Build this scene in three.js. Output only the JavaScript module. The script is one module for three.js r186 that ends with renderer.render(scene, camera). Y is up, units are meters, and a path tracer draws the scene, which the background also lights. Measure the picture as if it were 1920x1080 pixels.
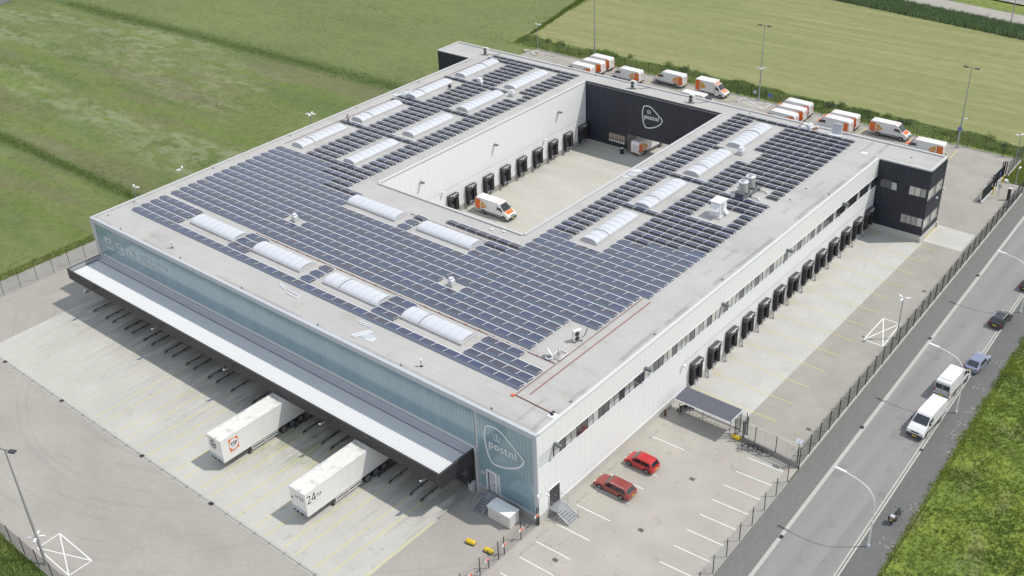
import * as THREE from 'three';
import { mergeGeometries } from 'three/addons/utils/BufferGeometryUtils.js';
import { RoundedBoxGeometry } from 'three/addons/geometries/RoundedBoxGeometry.js';
import { TextGeometry } from 'three/addons/geometries/TextGeometry.js';
import { FontLoader } from 'three/addons/loaders/FontLoader.js';
import { MarchingCubes } from 'three/addons/objects/MarchingCubes.js';

// ---------------------------------------------------------------- camera, sky, sun, exposure
const scene = new THREE.Scene();
const camera = new THREE.PerspectiveCamera(30.213, 16 / 9, 1, 3000);
camera.position.set(52.529, 77.515, 62.46);
camera.up.set(-0.30427, 0.85615, -0.41763);
camera.lookAt(52.529 - 0.565006 * 100, 77.515 - 0.515179 * 100, 62.46 - 0.644483 * 100);
scene.add(camera);

const renderer = new THREE.WebGLRenderer({ antialias: true });
renderer.toneMapping = THREE.LinearToneMapping;
renderer.toneMappingExposure = 1.0;
renderer.shadowMap.enabled = true;

let seed = 20240611;
const rnd = () => { seed = (seed + 0x6d2b79f5) | 0; let t = Math.imul(seed ^ (seed >>> 15), 1 | seed); t = (t + Math.imul(t ^ (t >>> 7), 61 | t)) ^ t; return ((t ^ (t >>> 14)) >>> 0) / 4294967296; };
const rr = (a, b) => a + (b - a) * rnd();
const clamp = (x, a = 0, b = 1) => Math.min(b, Math.max(a, x));
const smooth = (a, b, x) => { const t = clamp((x - a) / (b - a)); return t * t * (3 - 2 * t); };
const lerp = (a, b, t) => a + (b - a) * t;
// lattice noise, period 256
const LAT = new Float32Array(65536); for (let i = 0; i < 65536; i++) LAT[i] = rnd();
function vn(x, y) {
  const xi = Math.floor(x), yi = Math.floor(y); let fx = x - xi, fy = y - yi;
  fx = fx * fx * (3 - 2 * fx); fy = fy * fy * (3 - 2 * fy);
  const a = (xi & 255) + ((yi & 255) << 8), b = ((xi + 1) & 255) + ((yi & 255) << 8), c = (xi & 255) + (((yi + 1) & 255) << 8), d = ((xi + 1) & 255) + (((yi + 1) & 255) << 8);
  return lerp(lerp(LAT[a], LAT[b], fx), lerp(LAT[c], LAT[d], fx), fy);
}
function fbm(x, y, o = 4) { let s = 0, a = 0.5, n = 0; for (let i = 0; i < o; i++) { s += a * vn(x, y); n += a; a *= 0.5; x = x * 2.03 + 17.3; y = y * 2.03 + 9.1; } return s / n; }

// a hazy bright summer sky
{
  const W = 512, H = 256, data = new Float32Array(W * H * 4);
  for (let j = 0; j < H; j++) for (let i = 0; i < W; i++) {
    const el = ((j + 0.5) / H - 0.5) * Math.PI, az = ((i + 0.5) / W) * Math.PI * 2, up = Math.max(0, Math.sin(el));
    const cx = Math.cos(az) * Math.cos(el) / (0.25 + up), cz = Math.sin(az) * Math.cos(el) / (0.25 + up);
    const cl = smooth(0.45, 0.75, fbm(cx * 1.6 + 40, cz * 1.6 + 20, 5)) * smooth(0.0, 0.25, up) * 0.7;
    const k = Math.pow(1 - up, 2.2);
    const c = [lerp(0.56, 0.98, k), lerp(0.65, 0.99, k), lerp(0.80, 0.98, k)];
    const o = (j * W + i) * 4;
    for (let q = 0; q < 3; q++) data[o + q] = lerp(c[q], [1.05, 1.04, 1.0][q], cl);
    data[o + 3] = 1;
  }
  const t = new THREE.DataTexture(data, W, H, THREE.RGBAFormat, THREE.FloatType);
  t.mapping = THREE.EquirectangularReflectionMapping; t.magFilter = THREE.LinearFilter; t.minFilter = THREE.LinearFilter; t.needsUpdate = true;
  scene.background = t; scene.environment = t;
}
const SUN = new THREE.Vector3(0.5, 1, -0.39).normalize();
const sun = new THREE.DirectionalLight(new THREE.Color(1.0, 0.95, 0.865), 3.3);
sun.target.position.set(-35, 0, -45); scene.add(sun.target);
sun.position.copy(sun.target.position).addScaledVector(SUN, 260);
sun.castShadow = true; sun.shadow.mapSize.set(4096, 4096); sun.shadow.radius = 1.6;
Object.assign(sun.shadow.camera, { left: -140, right: 140, top: 140, bottom: -140, near: 10, far: 600 });
scene.add(sun);

// ---------------------------------------------------------------- helpers
const names = new Map();
function numbered(n) { const k = names.get(n) ?? 0; names.set(n, k + 1); return k ? n + '_' + String(k).padStart(3, '0') : n; }
function tag(o, label, category, group) { o.userData.label = label; o.userData.category = category; if (group) o.userData.group = group; return o; }
function thing(name, label, category, pos = [0, 0, 0], turn = 0, group) {
  const o = new THREE.Group(); o.name = numbered(name); o.position.set(...pos); o.rotation.y = turn; scene.add(o);
  return tag(o, label, category, group);
}
function part(name, geo, mat, parent, label) {
  const m = new THREE.Mesh(Array.isArray(geo) ? merge(geo) : geo, mat); m.name = name; m.castShadow = m.receiveShadow = true;
  parent.add(m); if (label) m.userData.label = label; return m;
}
function single(name, geo, mat, label, category, group) { const m = part(numbered(name), geo, mat, scene); return tag(m, label, category, group); }
function struct(name, geo, mat) { const m = part(numbered(name), geo, mat, scene); m.userData.kind = 'structure'; return m; }
function structGroup(name) { const o = new THREE.Group(); o.name = numbered(name); o.userData.kind = 'structure'; scene.add(o); return o; }
function sub(name, parent) { const o = new THREE.Group(); o.name = name; parent.add(o); return o; }
function copy(o, name, label, pos, turn) { const c = o.clone(); c.name = numbered(name); c.userData = { ...o.userData }; if (label) c.userData.label = label; if (pos) c.position.set(...pos); if (turn !== undefined) c.rotation.y = turn; scene.add(c); return c; }
function merge(gs) { const a = gs.map((g) => { let q = g.index ? g.toNonIndexed() : g; for (const k of Object.keys(q.attributes)) if (!['position', 'normal', 'uv'].includes(k)) q.deleteAttribute(k); return q; }); return mergeGeometries(a, false); }
const box = (w, h, d, x = 0, y = 0, z = 0) => new THREE.BoxGeometry(w, h, d).translate(x, y, z);
const bb = (x0, x1, y0, y1, z0, z1) => box(x1 - x0, y1 - y0, z1 - z0, (x0 + x1) / 2, (y0 + y1) / 2, (z0 + z1) / 2);
const rbox = (w, h, d, r, x = 0, y = 0, z = 0) => new RoundedBoxGeometry(w, h, d, 2, r).translate(x, y, z);
const cyl = (r0, r1, h, n, x = 0, y = 0, z = 0) => new THREE.CylinderGeometry(r0, r1, h, n).translate(x, y, z);
function bar(a, b, r = 0.03, n = 6) {
  const A = new THREE.Vector3(...a), B = new THREE.Vector3(...b), d = B.clone().sub(A), g = new THREE.CylinderGeometry(r, r, d.length(), n);
  g.applyQuaternion(new THREE.Quaternion().setFromUnitVectors(new THREE.Vector3(0, 1, 0), d.normalize()));
  return g.translate((a[0] + b[0]) / 2, (a[1] + b[1]) / 2, (a[2] + b[2]) / 2);
}
function tube(pts, r = 0.05, seg = 20, n = 7) { return new THREE.TubeGeometry(new THREE.CatmullRomCurve3(pts.map((p) => new THREE.Vector3(...p))), seg, r, n); }
function shapeOf(pts) { const s = new THREE.Shape(); pts.forEach(([x, y], i) => (i ? s.lineTo(x, y) : s.moveTo(x, y))); return s; }
// flat sheet of ground from [x, z] points
function sheetGeo(pts, y, ux = 1, uz = ux, ox = 0, oz = 0) {
  const g = new THREE.ShapeGeometry(shapeOf(pts.map(([x, z]) => [x, -z]))); g.rotateX(-Math.PI / 2); g.translate(0, y, 0);
  const p = g.attributes.position, u = g.attributes.uv;
  for (let i = 0; i < p.count; i++) u.setXY(i, (p.getX(i) - ox) / ux, (p.getZ(i) - oz) / uz);
  return g;
}
// thick painted stripe between two ground points
function stripe(x0, z0, x1, z1, w, y) {
  const dx = x1 - x0, dz = z1 - z0, l = Math.hypot(dx, dz), nx = (-dz / l) * w / 2, nz = (dx / l) * w / 2;
  return sheetGeo([[x0 + nx, z0 + nz], [x1 + nx, z1 + nz], [x1 - nx, z1 - nz], [x0 - nx, z0 - nz]], y);
}
const toS = (c) => (c <= 0.0031308 ? c * 12.92 : 1.055 * Math.pow(c, 1 / 2.4) - 0.055);
const LUT = new Uint8Array(4097); for (let i = 0; i <= 4096; i++) LUT[i] = Math.round(255 * toS(i / 4096));
function colorTex(w, h, fn) {
  const d = new Uint8Array(w * h * 4);
  for (let j = 0; j < h; j++) for (let i = 0; i < w; i++) { const c = fn((i + 0.5) / w, (j + 0.5) / h), o = (j * w + i) * 4; for (let q = 0; q < 3; q++) d[o + q] = LUT[(clamp(c[q]) * 4096) | 0]; d[o + 3] = 255; }
  const t = new THREE.DataTexture(d, w, h); t.colorSpace = THREE.SRGBColorSpace; t.magFilter = THREE.LinearFilter; t.minFilter = THREE.LinearMipmapLinearFilter; t.generateMipmaps = true; t.wrapS = t.wrapT = THREE.RepeatWrapping; t.needsUpdate = true; return t;
}
function greyTex(w, h, fn) {
  const d = new Uint8Array(w * h * 4);
  for (let j = 0; j < h; j++) for (let i = 0; i < w; i++) { const v = (clamp(fn((i + 0.5) / w, (j + 0.5) / h)) * 255) | 0, o = (j * w + i) * 4; d[o] = d[o + 1] = d[o + 2] = v; d[o + 3] = 255; }
  const t = new THREE.DataTexture(d, w, h); t.magFilter = THREE.LinearFilter; t.minFilter = THREE.LinearMipmapLinearFilter; t.generateMipmaps = true; t.wrapS = t.wrapT = THREE.RepeatWrapping; t.needsUpdate = true; return t;
}
const lin = (r, g, b) => new THREE.Color().setRGB(r, g, b);
const std = (c, rough = 0.7, metal = 0, more = {}) => new THREE.MeshStandardMaterial({ color: Array.isArray(c) ? lin(...c) : c, roughness: rough, metalness: metal, ...more });
const phys = (c, rough, metal, more) => new THREE.MeshPhysicalMaterial({ color: lin(...c), roughness: rough, metalness: metal, ...more });

const fontBold = await new FontLoader().loadAsync('fonts/droid/droid_sans_bold.typeface.json');
const fontReg = await new FontLoader().loadAsync('fonts/droid/droid_sans_regular.typeface.json');
function text(s, size, font = fontBold, depth = 0.03) { const g = new TextGeometry(s, { font, size, depth, curveSegments: 4 }); g.computeBoundingBox(); return g; }
function textFit(s, x0, x1, y0, font = fontBold, depth = 0.03, stretch = 1) { // fits width, sits on y0
  const g = text(s, 1, font, 1), b = g.boundingBox, k = (x1 - x0) / (b.max.x - b.min.x);
  return g.translate(-b.min.x, 0, 0).scale(k, k * stretch, depth).translate(x0, y0, 0);
}

// ---------------------------------------------------------------- materials
const M = {
  white: std([0.74, 0.75, 0.76], 0.55), wallWhite: [0, 1, 2].map((k) => std([1, 1, 1], 0.5, 0, { map: colorTex(128, 256, (u, v) => { const s = fbm(u * 14 + k * 31, v * 1.3 + k * 7, 4), d = smooth(0.28, 0.0, v) * 0.05 * fbm(u * 9 + k, v * 4, 3), q = 0.97 + 0.05 * s - d; return [0.77 * q, 0.78 * q, 0.785 * q]; }) })),
  wallBlack: [phys([0.016, 0.019, 0.032], 0.5, 0, {}), phys([0.019, 0.022, 0.036], 0.5, 0, {})],
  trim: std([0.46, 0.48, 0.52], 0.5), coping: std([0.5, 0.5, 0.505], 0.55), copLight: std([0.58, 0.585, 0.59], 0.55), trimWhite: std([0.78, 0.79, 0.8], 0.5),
  plinth: std([0.36, 0.35, 0.33], 0.9), concrete: std([0.5, 0.49, 0.46], 0.9), kerb: std([0.42, 0.41, 0.38], 0.9), kerbGrey: std([0.27, 0.265, 0.25], 0.9),
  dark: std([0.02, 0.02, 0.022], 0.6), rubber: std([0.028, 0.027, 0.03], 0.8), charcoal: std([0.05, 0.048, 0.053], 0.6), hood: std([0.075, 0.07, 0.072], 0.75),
  anth: phys([0.033, 0.031, 0.036], 0.5, 0, {}), galv: std([0.42, 0.44, 0.47], 0.45, 0.6), galvDark: std([0.16, 0.17, 0.19], 0.5, 0.5), steel: std([0.55, 0.56, 0.58], 0.4, 0.7), alu: std([0.72, 0.73, 0.75], 0.45, 0.3),
  paintWhite: std([0.72, 0.72, 0.7], 0.7), paintYellow: std([0.6, 0.52, 0.16], 0.75), paintYellowFaint: std([0.47, 0.43, 0.25], 0.8), yellow: std([0.68, 0.47, 0.02], 0.5),
  red: std([0.3, 0.035, 0.025], 0.6), redDull: std([0.26, 0.055, 0.045], 0.6), redBrown: std([0.22, 0.1, 0.08], 0.7), orange: std([0.72, 0.16, 0.028], 0.4), gold: std([0.62, 0.33, 0.05], 0.4), signRed: std([0.7, 0.12, 0.05], 0.5),
  glass: phys([0.02, 0.024, 0.028], 0.04, 0, { clearcoat: 1, clearcoatRoughness: 0.03 }), paneClear: phys([0.26, 0.27, 0.26], 0.08, 0, { clearcoat: 1, clearcoatRoughness: 0.04 }), paneLight: phys([0.5, 0.5, 0.47], 0.12, 0, { clearcoat: 1 }), paneDark: phys([0.035, 0.038, 0.045], 0.1, 0, { clearcoat: 1 }), paneTan: phys([0.2, 0.17, 0.13], 0.1, 0, { clearcoat: 1 }),
  postGreen: std([0.018, 0.03, 0.028], 0.6), wire: std([0.09, 0.095, 0.095], 0.6, 0.2), deck: std([0.6, 0.61, 0.62], 0.5), scuff: std([0.3, 0.3, 0.29], 0.8),
  skyRib: std([0.5, 0.51, 0.53], 0.5), sky1: phys([0.56, 0.58, 0.62], 0.28, 0, { clearcoat: 0.4 }), plate: std([0.75, 0.55, 0.02], 0.5), tyre: std([0.02, 0.02, 0.021], 0.85), rim: std([0.5, 0.5, 0.52], 0.35, 0.7), lampRed: std([0.35, 0.01, 0.01], 0.3), lampClear: std([0.8, 0.8, 0.78], 0.15),
};

// ---------------------------------------------------------------- ground
const fenceX = (z) => 17.72 + 0.0311 * z, gutX = (z) => 20.62 + 0.0365 * z, kerbX = (z) => 27.62 + 0.0418 * z, grassX = (z) => 30.7 + 0.0449 * z;
// meadow texture: x -340..-84, z -230..40
const meadowTex = colorTex(2048, 2048, (u, v) => {
  const x = -340 + 256 * u, z = -230 + 270 * v, far = smooth(-80, -86, z + (x + 148) * 0.03);
  const streak = fbm(x * 0.035 + 3, z * 0.22 + 8, 4), blot = fbm(x * 0.05 + 30, z * 0.09, 4), fine = fbm(x * 0.9, z * 1.4 + 5, 3), pale = smooth(0.48, 0.72, fbm(x * 0.028 + 70, z * 0.13 + 3, 5)) * smooth(0.35, 0.6, fbm(x * 0.35, z * 0.7, 3));
  const brown = smooth(0.55, 0.72, fbm(x * 0.03 + 90, z * 0.13 + 44, 4));
  let c = [0.152, 0.184, 0.054];
  c = c.map((q, i) => lerp(q, [0.118, 0.163, 0.042][i], smooth(0.42, 0.66, streak)));
  c = c.map((q, i) => lerp(q, [0.245, 0.265, 0.145][i], 0.75 * pale * (1 - far * 0.55)));
  c = c.map((q, i) => lerp(q, [0.155, 0.150, 0.075][i], brown * 0.6 * (1 - far)));
  c = c.map((q, i) => lerp(q, [0.158, 0.192, 0.062][i], far * 0.75));
  const fresh = smooth(0.6, 0.72, fbm(x * 0.016 + 15, z * 0.3 + 21, 4)) * (1 - far), d1 = Math.exp(-(((z + 78.2 + (x + 225) * 0.036 + 1.2 * (blot - 0.5)) / 2.6) ** 2)), d2 = x > -180 ? Math.exp(-(((z + 19.8 + 0.8 * (blot - 0.5)) / 1.7) ** 2)) : 0, dd = Math.max(d1, d2);
  c = c.map((q, i) => lerp(q, [0.125, 0.185, 0.03][i], 0.6 * fresh)); c = c.map((q, i) => lerp(q, [0.062, 0.105, 0.024][i], 0.8 * dd));
  const k = 0.66 + 0.36 * fine + 0.24 * blot;
  return [c[0] * k, c[1] * k, c[2] * k];
});
const mownTex = colorTex(2048, 1024, (u, v) => {
  const x = -110 + 190 * u, z = -200 + 84 * v, t = z + x * 0.012;
  const stripes = 0.5 + 0.5 * Math.sin(t * 1.55 + 1.5 * fbm(x * 0.02, z * 0.05, 3)), st2 = fbm(x * 0.02 + 9, t * 0.9, 4), fine = fbm(x * 0.55, z * 1.1, 4), big = fbm(x * 0.02 + 5, z * 0.06, 3);
  let c = [0.2, 0.217, 0.078];
  c = c.map((q, i) => lerp(q, [0.26, 0.248, 0.115][i], 0.5 * stripes * st2 + 0.55 * smooth(0.4, 0.7, st2)));
  c = c.map((q, i) => lerp(q, [0.155, 0.19, 0.062][i], 0.6 * smooth(0.5, 0.75, big)));
  // a worn tractor line
  const k = 0.86 + 0.26 * fine;
  return c.map((q) => q * k);
});
const vergeTex = colorTex(1024, 1024, (u, v) => {
  const x = u * 40, z = v * 40, f = fbm(x * 1.6, z * 1.6, 4), b = fbm(x * 0.25 + 5, z * 0.25, 4), p = smooth(0.55, 0.75, fbm(x * 0.5 + 30, z * 0.3, 4));
  let c = [0.20, 0.262, 0.04]; c = c.map((q, i) => lerp(q, [0.15, 0.22, 0.036][i], smooth(0.42, 0.62, b))); c = c.map((q, i) => lerp(q, [0.2, 0.2, 0.09][i], p * 0.55));
  return c.map((q) => q * (0.6 + 0.7 * f));
});
const grassBump = greyTex(1024, 1024, (u, v) => 0.6 * fbm(u * 256, v * 256, 3) + 0.4 * fbm(u * 64, v * 64, 2));
const bumpOf = (t, rx, ry) => { const b = t.clone(); b.repeat.set(rx, ry); b.needsUpdate = true; return b; };
const matMeadow = std([1, 1, 1], 0.95, 0, { map: meadowTex, bumpMap: bumpOf(grassBump, 20, 20), bumpScale: 0.16 });
const matMown = std([1, 1, 1], 0.95, 0, { map: mownTex, bumpMap: bumpOf(grassBump, 16, 8), bumpScale: 0.05 });
const matVerge = std([1, 1, 1], 0.95, 0, { map: vergeTex, bumpMap: bumpOf(grassBump, 3, 3), bumpScale: 0.15 });
const matVergeDull = std([0.9, 0.85, 1.15], 0.95, 0, { map: vergeTex, bumpMap: bumpOf(grassBump, 3, 3), bumpScale: 0.12 });
struct('ground', sheetGeo([[-1500, 900], [1500, 900], [1500, -1500], [-1500, -1500]], -0.3, 40), matVergeDull);
struct('meadow', sheetGeo([[-340, 40], [-94, 40], [-95, -117], [-102, -126], [-112, -170], [-120, -230], [-340, -230]], -0.1, 256, 270, -340, -230), matMeadow);
struct('mown_field', sheetGeo([[-104, -124.3], [6, -123.6], [14, -116], [40, -118], [80, -125], [80, -172], [-8, -180.5], [-30, -183.5], [-57, -187.5], [-80, -191], [-110, -196], [-106, -142]], -0.06, 190, 84, -110, -200), matMown);
struct('grass_verge', sheetGeo([[grassX(36), 36], [90, 36], [90, -116], [grassX(-116) + 1, -116]], 0.03, 40), matVerge);
struct('grass_verge', sheetGeo([[10.6, -107.2], [10.4, -117], [30, -116.6], [grassX(-110) - 6.4, -108]], 0.02, 40), matVerge);
struct('weed_strip', sheetGeo([[-104, -117.6], [10.4, -117.4], [14, -116.2], [6, -123.4], [-104, -124.2]], -0.03, 40), matVergeDull);
struct('weed_corner', sheetGeo([[-62, 35.5], [-33.4, 35.5], [-30, 60], [-62, 60]], 0.02, 40), matVergeDull);

// paved yards
const asphaltTex = colorTex(1024, 1024, (u, v) => {
  const x = u * 32, z = v * 32, a = fbm(x * 0.5, z * 0.5, 4), b = fbm(x * 8, z * 8, 2), g = vn(x * 8 + 99, z * 8);
  const k = 0.80 + 0.24 * a + 0.12 * b + (g > 0.93 ? -0.06 : 0); return [0.335 * k, 0.316 * k, 0.28 * k];
});
asphaltTex.repeat.set(1, 1);
const yardTex = colorTex(2048, 1024, (u, v) => { // front yard, x -95..5, z 18..50, with tyre sweeps
  const x = -95 + 100 * u, z = 18 + 32 * v, a = fbm(x * 0.16, z * 0.3, 4), b = fbm(x * 5, z * 5, 2);
  const r1 = Math.hypot(x + 2, z - 42), sweep = fbm(r1 * 2.2, Math.atan2(z - 42, x + 2) * 3 + 8, 3), r2 = Math.hypot(x + 50, z + 2), s2 = fbm(r2 * 2.6 + 40, Math.atan2(z + 2, x + 50) * 2.5, 3);
  const m1 = smooth(0.58, 0.72, sweep) * smooth(26, 20, r1) * smooth(6, 12, r1), m2 = smooth(0.6, 0.74, s2);
  const k = 0.80 + 0.24 * a + 0.14 * b - 0.10 * m1 - 0.06 * m2; return [0.345 * k, 0.322 * k, 0.292 * k];
});
const parkTex = colorTex(1024, 1024, (u, v) => {
  const x = u * 24, z = v * 24, a = fbm(x * 0.35, z * 0.35, 4), b = fbm(x * 10, z * 10, 2), o = smooth(0.66, 0.8, fbm(x * 0.8 + 40, z * 0.5 + 3, 3));
  const oil = smooth(0.72, 0.8, fbm(x * 0.9 + 7, z * 1.1 + 61, 4)) * 0.12; const k = 0.82 + 0.22 * a + 0.12 * b - oil; return [(0.385 + 0.03 * o) * k, 0.368 * k, 0.328 * k];
});
const apronTex = colorTex(2048, 1024, (u, v) => { // front dock apron: x -79.2..-8.6, z 0..19
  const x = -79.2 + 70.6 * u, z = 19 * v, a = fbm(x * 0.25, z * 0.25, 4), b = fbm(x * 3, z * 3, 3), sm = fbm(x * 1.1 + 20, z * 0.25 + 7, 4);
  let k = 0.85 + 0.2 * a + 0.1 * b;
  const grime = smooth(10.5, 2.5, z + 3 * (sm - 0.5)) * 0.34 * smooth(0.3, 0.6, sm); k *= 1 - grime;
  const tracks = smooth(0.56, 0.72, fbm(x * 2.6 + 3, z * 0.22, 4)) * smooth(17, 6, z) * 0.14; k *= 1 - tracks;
  const spots = smooth(0.76, 0.82, fbm(x * 1.3 + 60, z * 1.3 + 2, 3)) * 0.14; k *= 1 - spots;
  const moss = smooth(0.4, 0.62, fbm(x * 0.6 + 12, z * 0.5 + 31, 4)) * Math.exp(-(((x + 30) / 6) ** 2) - ((z - 7) / 3.6) ** 2) * 0.55;
  const joint = Math.min(Math.abs(((x + 79.2) % 4.7) - 2.35), Math.abs((z % 6.3) - 3.15)) < 0.02 ? 0.93 : 1;
  const c = [0.455, 0.445, 0.41].map((q) => q * k * joint);
  return [c[0] * (1 - 0.5 * moss), c[1] * (1 - 0.42 * moss), c[2] * (1 - 0.68 * moss)];
});
const sideApronTex = colorTex(1024, 2048, (u, v) => { // x 0..8.2, z -80..-27
  const x = 8.2 * u, z = -80 + 53 * v, a = fbm(x * 0.4, z * 0.4, 4), b = fbm(x * 4, z * 4, 3), rust = smooth(0.5, 0.8, fbm(x * 0.8 + 9, z * 1.5 + 2, 4)) * smooth(3.4, 0.4, x);
  const k = 0.84 + 0.22 * a + 0.09 * b, j = Math.abs((((z + 80) % 4.1) + 4.1) % 4.1 - 2.05) < 0.02 || Math.abs(x - 4.1) < 0.02 ? 0.9 : 1;
  return [(0.475 + 0.02 * rust) * k * j, (0.468 - 0.005 * rust) * k * j, (0.442 - 0.06 * rust) * k * j];
});
const courtTex = colorTex(1024, 1024, (u, v) => { const x = u * 28, z = v * 52, a = fbm(x * 0.2, z * 0.5, 4), b = fbm(x * 4, z * 4, 3), s = smooth(0.5, 0.75, fbm(x * 0.15 + 6, z * 1.1, 4)); const k = 0.86 + 0.2 * a + 0.08 * b; return [0.46 * k, 0.445 * k, (0.405 - 0.03 * s) * k]; });
const roadTex = colorTex(1024, 2048, (u, v) => { const x = u * 8, z = v * 80, a = fbm(x * 0.9, z * 0.06, 4), b = fbm(x * 10, z * 10, 2), pt = smooth(0.74, 0.79, fbm(x * 0.5 + 31, z * 0.35, 3)); let rp = 0; for (const [px, pz, pw, ph] of [[2.6, 17, 0.8, 0.6], [5.2, 31.5, 1.1, 0.7], [3.6, 44, 0.9, 2.4], [6.4, 58.5, 0.7, 0.7], [1.8, 66, 1.4, 0.5], [4.9, 71, 0.6, 0.9]]) if (Math.abs(x - px) < pw / 2 + 0.06 * (b - 0.5) && Math.abs(z - pz) < ph / 2) rp = 1;
  const crack = Math.abs(fbm(x * 0.7, z * 0.5 + 11, 4) - 0.5) < 0.004 ? 0.07 : 0, wear = 0.05 * Math.cos((x - 2.1) * 2.2), k = 0.83 + 0.2 * a + 0.14 * b - 0.1 * pt - 0.09 * rp - crack + wear; return [0.25 * k, 0.238 * k, 0.232 * k]; });
const paverTex = colorTex(1024, 1024, (u, v) => { // dark clinker pavers 0.21 x 0.105, tile 4.2 m
  const x = u * 20, y = v * 40, row = Math.floor(y), xx = x + (row & 1) * 0.5, cx = Math.floor(xx), fx = xx - cx, fy = y - row, j = fx < 0.05 || fy < 0.09, h = LAT[(cx % 20) + 1000 + ((row % 40) << 8)];
  const k = (j ? 0.82 : 0.92 + 0.16 * h) * (0.92 + 0.16 * fbm(u * 16, v * 16, 3)); return [0.166 * k, 0.166 * k, 0.158 * k];
});
paverTex.repeat.set(1, 1);
const fineBump = greyTex(512, 512, (u, v) => fbm(u * 128, v * 128, 3));
const pav = (map, bs = 0.01, rx = 8, ry = 8, c = [1, 1, 1]) => std(c, 0.92, 0, { map, bumpMap: bumpOf(fineBump, rx, ry), bumpScale: bs });
const matYard = pav(yardTex, 0.012, 40, 14), matAsph = pav(asphaltTex, 0.012, 10, 10), matPark = pav(parkTex, 0.012, 8, 8), matApron = pav(apronTex, 0.006, 24, 8), matSide = pav(sideApronTex, 0.006, 6, 24), matCourt = pav(courtTex, 0.006, 8, 16), matRoad = pav(roadTex, 0.01, 4, 40), matPaver = pav(paverTex, 0.006, 2, 2), matPath = pav(paverTex, 0.006, 2, 2, [0.8, 0.8, 0.82]), matLane = pav(asphaltTex, 0.012, 10, 10, [0.82, 0.83, 0.86]);
struct('yard', sheetGeo([[-90.8, 35.4], [0, 35.4], [0, 0], [-79, 0], [-90.8, 12]], 0, 100, 32, -95, 18), matYard);
struct('yard', sheetGeo([[-90.8, 12], [-79, 0], [-79, -10], [-90.8, -10]], 0, 32), matAsph);
struct('perimeter_track', sheetGeo([[-95.2, 60], [-90.8, 60], [-90.8, -10], [-79, -10], [-79, -79], [-88, -117.2], [-95.2, -117.2]], -0.004, 32), matLane);
struct('yard', sheetGeo([[-95, -80], [7.9, -80], [10.2, -98], [10.2, -117.2], [-95, -117.2]], 0.002, 32), matAsph);
struct('parking_ground', sheetGeo([[0, 36], [fenceX(36), 36], [fenceX(-27.6), -27.6], [0, -27.6]], 0, 24), matPark);
struct('yard', sheetGeo([[8.2, -27.6], [fenceX(-27.6), -27.6], [fenceX(-98), -98], [fenceX(-108) - 0.1, -107.2], [10.2, -107.2], [10.2, -98], [7.9, -87]], 0, 32), matAsph);
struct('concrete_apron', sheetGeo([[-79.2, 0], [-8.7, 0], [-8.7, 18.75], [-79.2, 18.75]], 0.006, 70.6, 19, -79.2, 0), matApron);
struct('side_apron', sheetGeo([[0, -80], [8.2, -80], [8.2, -27.6], [0, -27.6]], 0.006, 8.2, 53, 0, -80), matSide);
struct('concrete_slab', sheetGeo([[8.2, -80.6], [13.6, -80.6], [13.5, -86.6], [7.95, -86.9], [7.95, -80.6]], 0.006, 8.2, 53, 0, -80), matSide);
struct('courtyard_floor', sheetGeo([[-54.6, -31.6], [-27.5, -31.6], [-27.5, -87.2], [-54.6, -87.2]], 0.008, 28, 52, -55, -86), matCourt);
// street
const Z0 = 40, Z1 = -150, line = (f, d, y, m, n, f2) => struct(n, sheetGeo([[f(Z0), Z0], [f2(Z0), Z0], [f2(Z1), Z1], [f(Z1), Z1]], y, ...d), m);
struct('pavement', sheetGeo([[fenceX(Z0) + 0.1, Z0], [gutX(Z0), Z0], [gutX(-110), -110], [13.9, -107.2], [13.7, -98], [fenceX(-98) + 0.1, -98]], 0.01, 4.2), matPaver);
line((z) => gutX(z) + 0.42, [8, 80, 17, -150], 0.004, matRoad, 'road', (z) => kerbX(z) - 0.42);
line(gutX, [4], 0.02, M.kerb, 'gutter_strip', (z) => gutX(z) + 0.42);
line((z) => kerbX(z) + 0.12, [4.2], 0.05, matPath, 'footpath', grassX);
{ // double kerb on the far side of the street, in stones
  const g = structGroup('kerb');
  for (let z = 34; z > -120; z -= 2.02) for (const [o, h, m] of [[-0.42, 0.025, M.kerb], [-0.12, 0.065, M.kerb]]) { const s = part('kerb_stone', box(0.2, 0.24, 2.0, 0, 0, 0), m, g); s.position.set(kerbX(z - 1) + o + 0.12, h - 0.12, z - 1); s.rotation.y = 0.0418; }
}
{ const far = structGroup('far_road'); // bicycle path and road beyond the field
  part('bicycle_path', sheetGeo([[-70, -201.2], [60, -181], [60, -189], [-70, -208.6]].map(([x, z]) => [x, z + 3.0]), 0.03, 32), matAsph, far);
  part('carriageway', sheetGeo([[-80, -215.5], [80, -190], [80, -204], [-80, -230]], 0.03, 32), matLane, far);
  for (let k = 0; k < 22; k++) { const x = -50 + k * 2.9, z = -211.2 + (x + 40) * 0.16; part('lane_dash', stripe(x, z + 1, x + 1.3, z + 1 + 0.2, 0.2, 0.045), M.paintWhite, far); }
}
struct('far_road', sheetGeo([[-330, -58], [-238.5, -64.5], [-241.5, -71], [-330, -78]], 0.0, 32), matPath);

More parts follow.
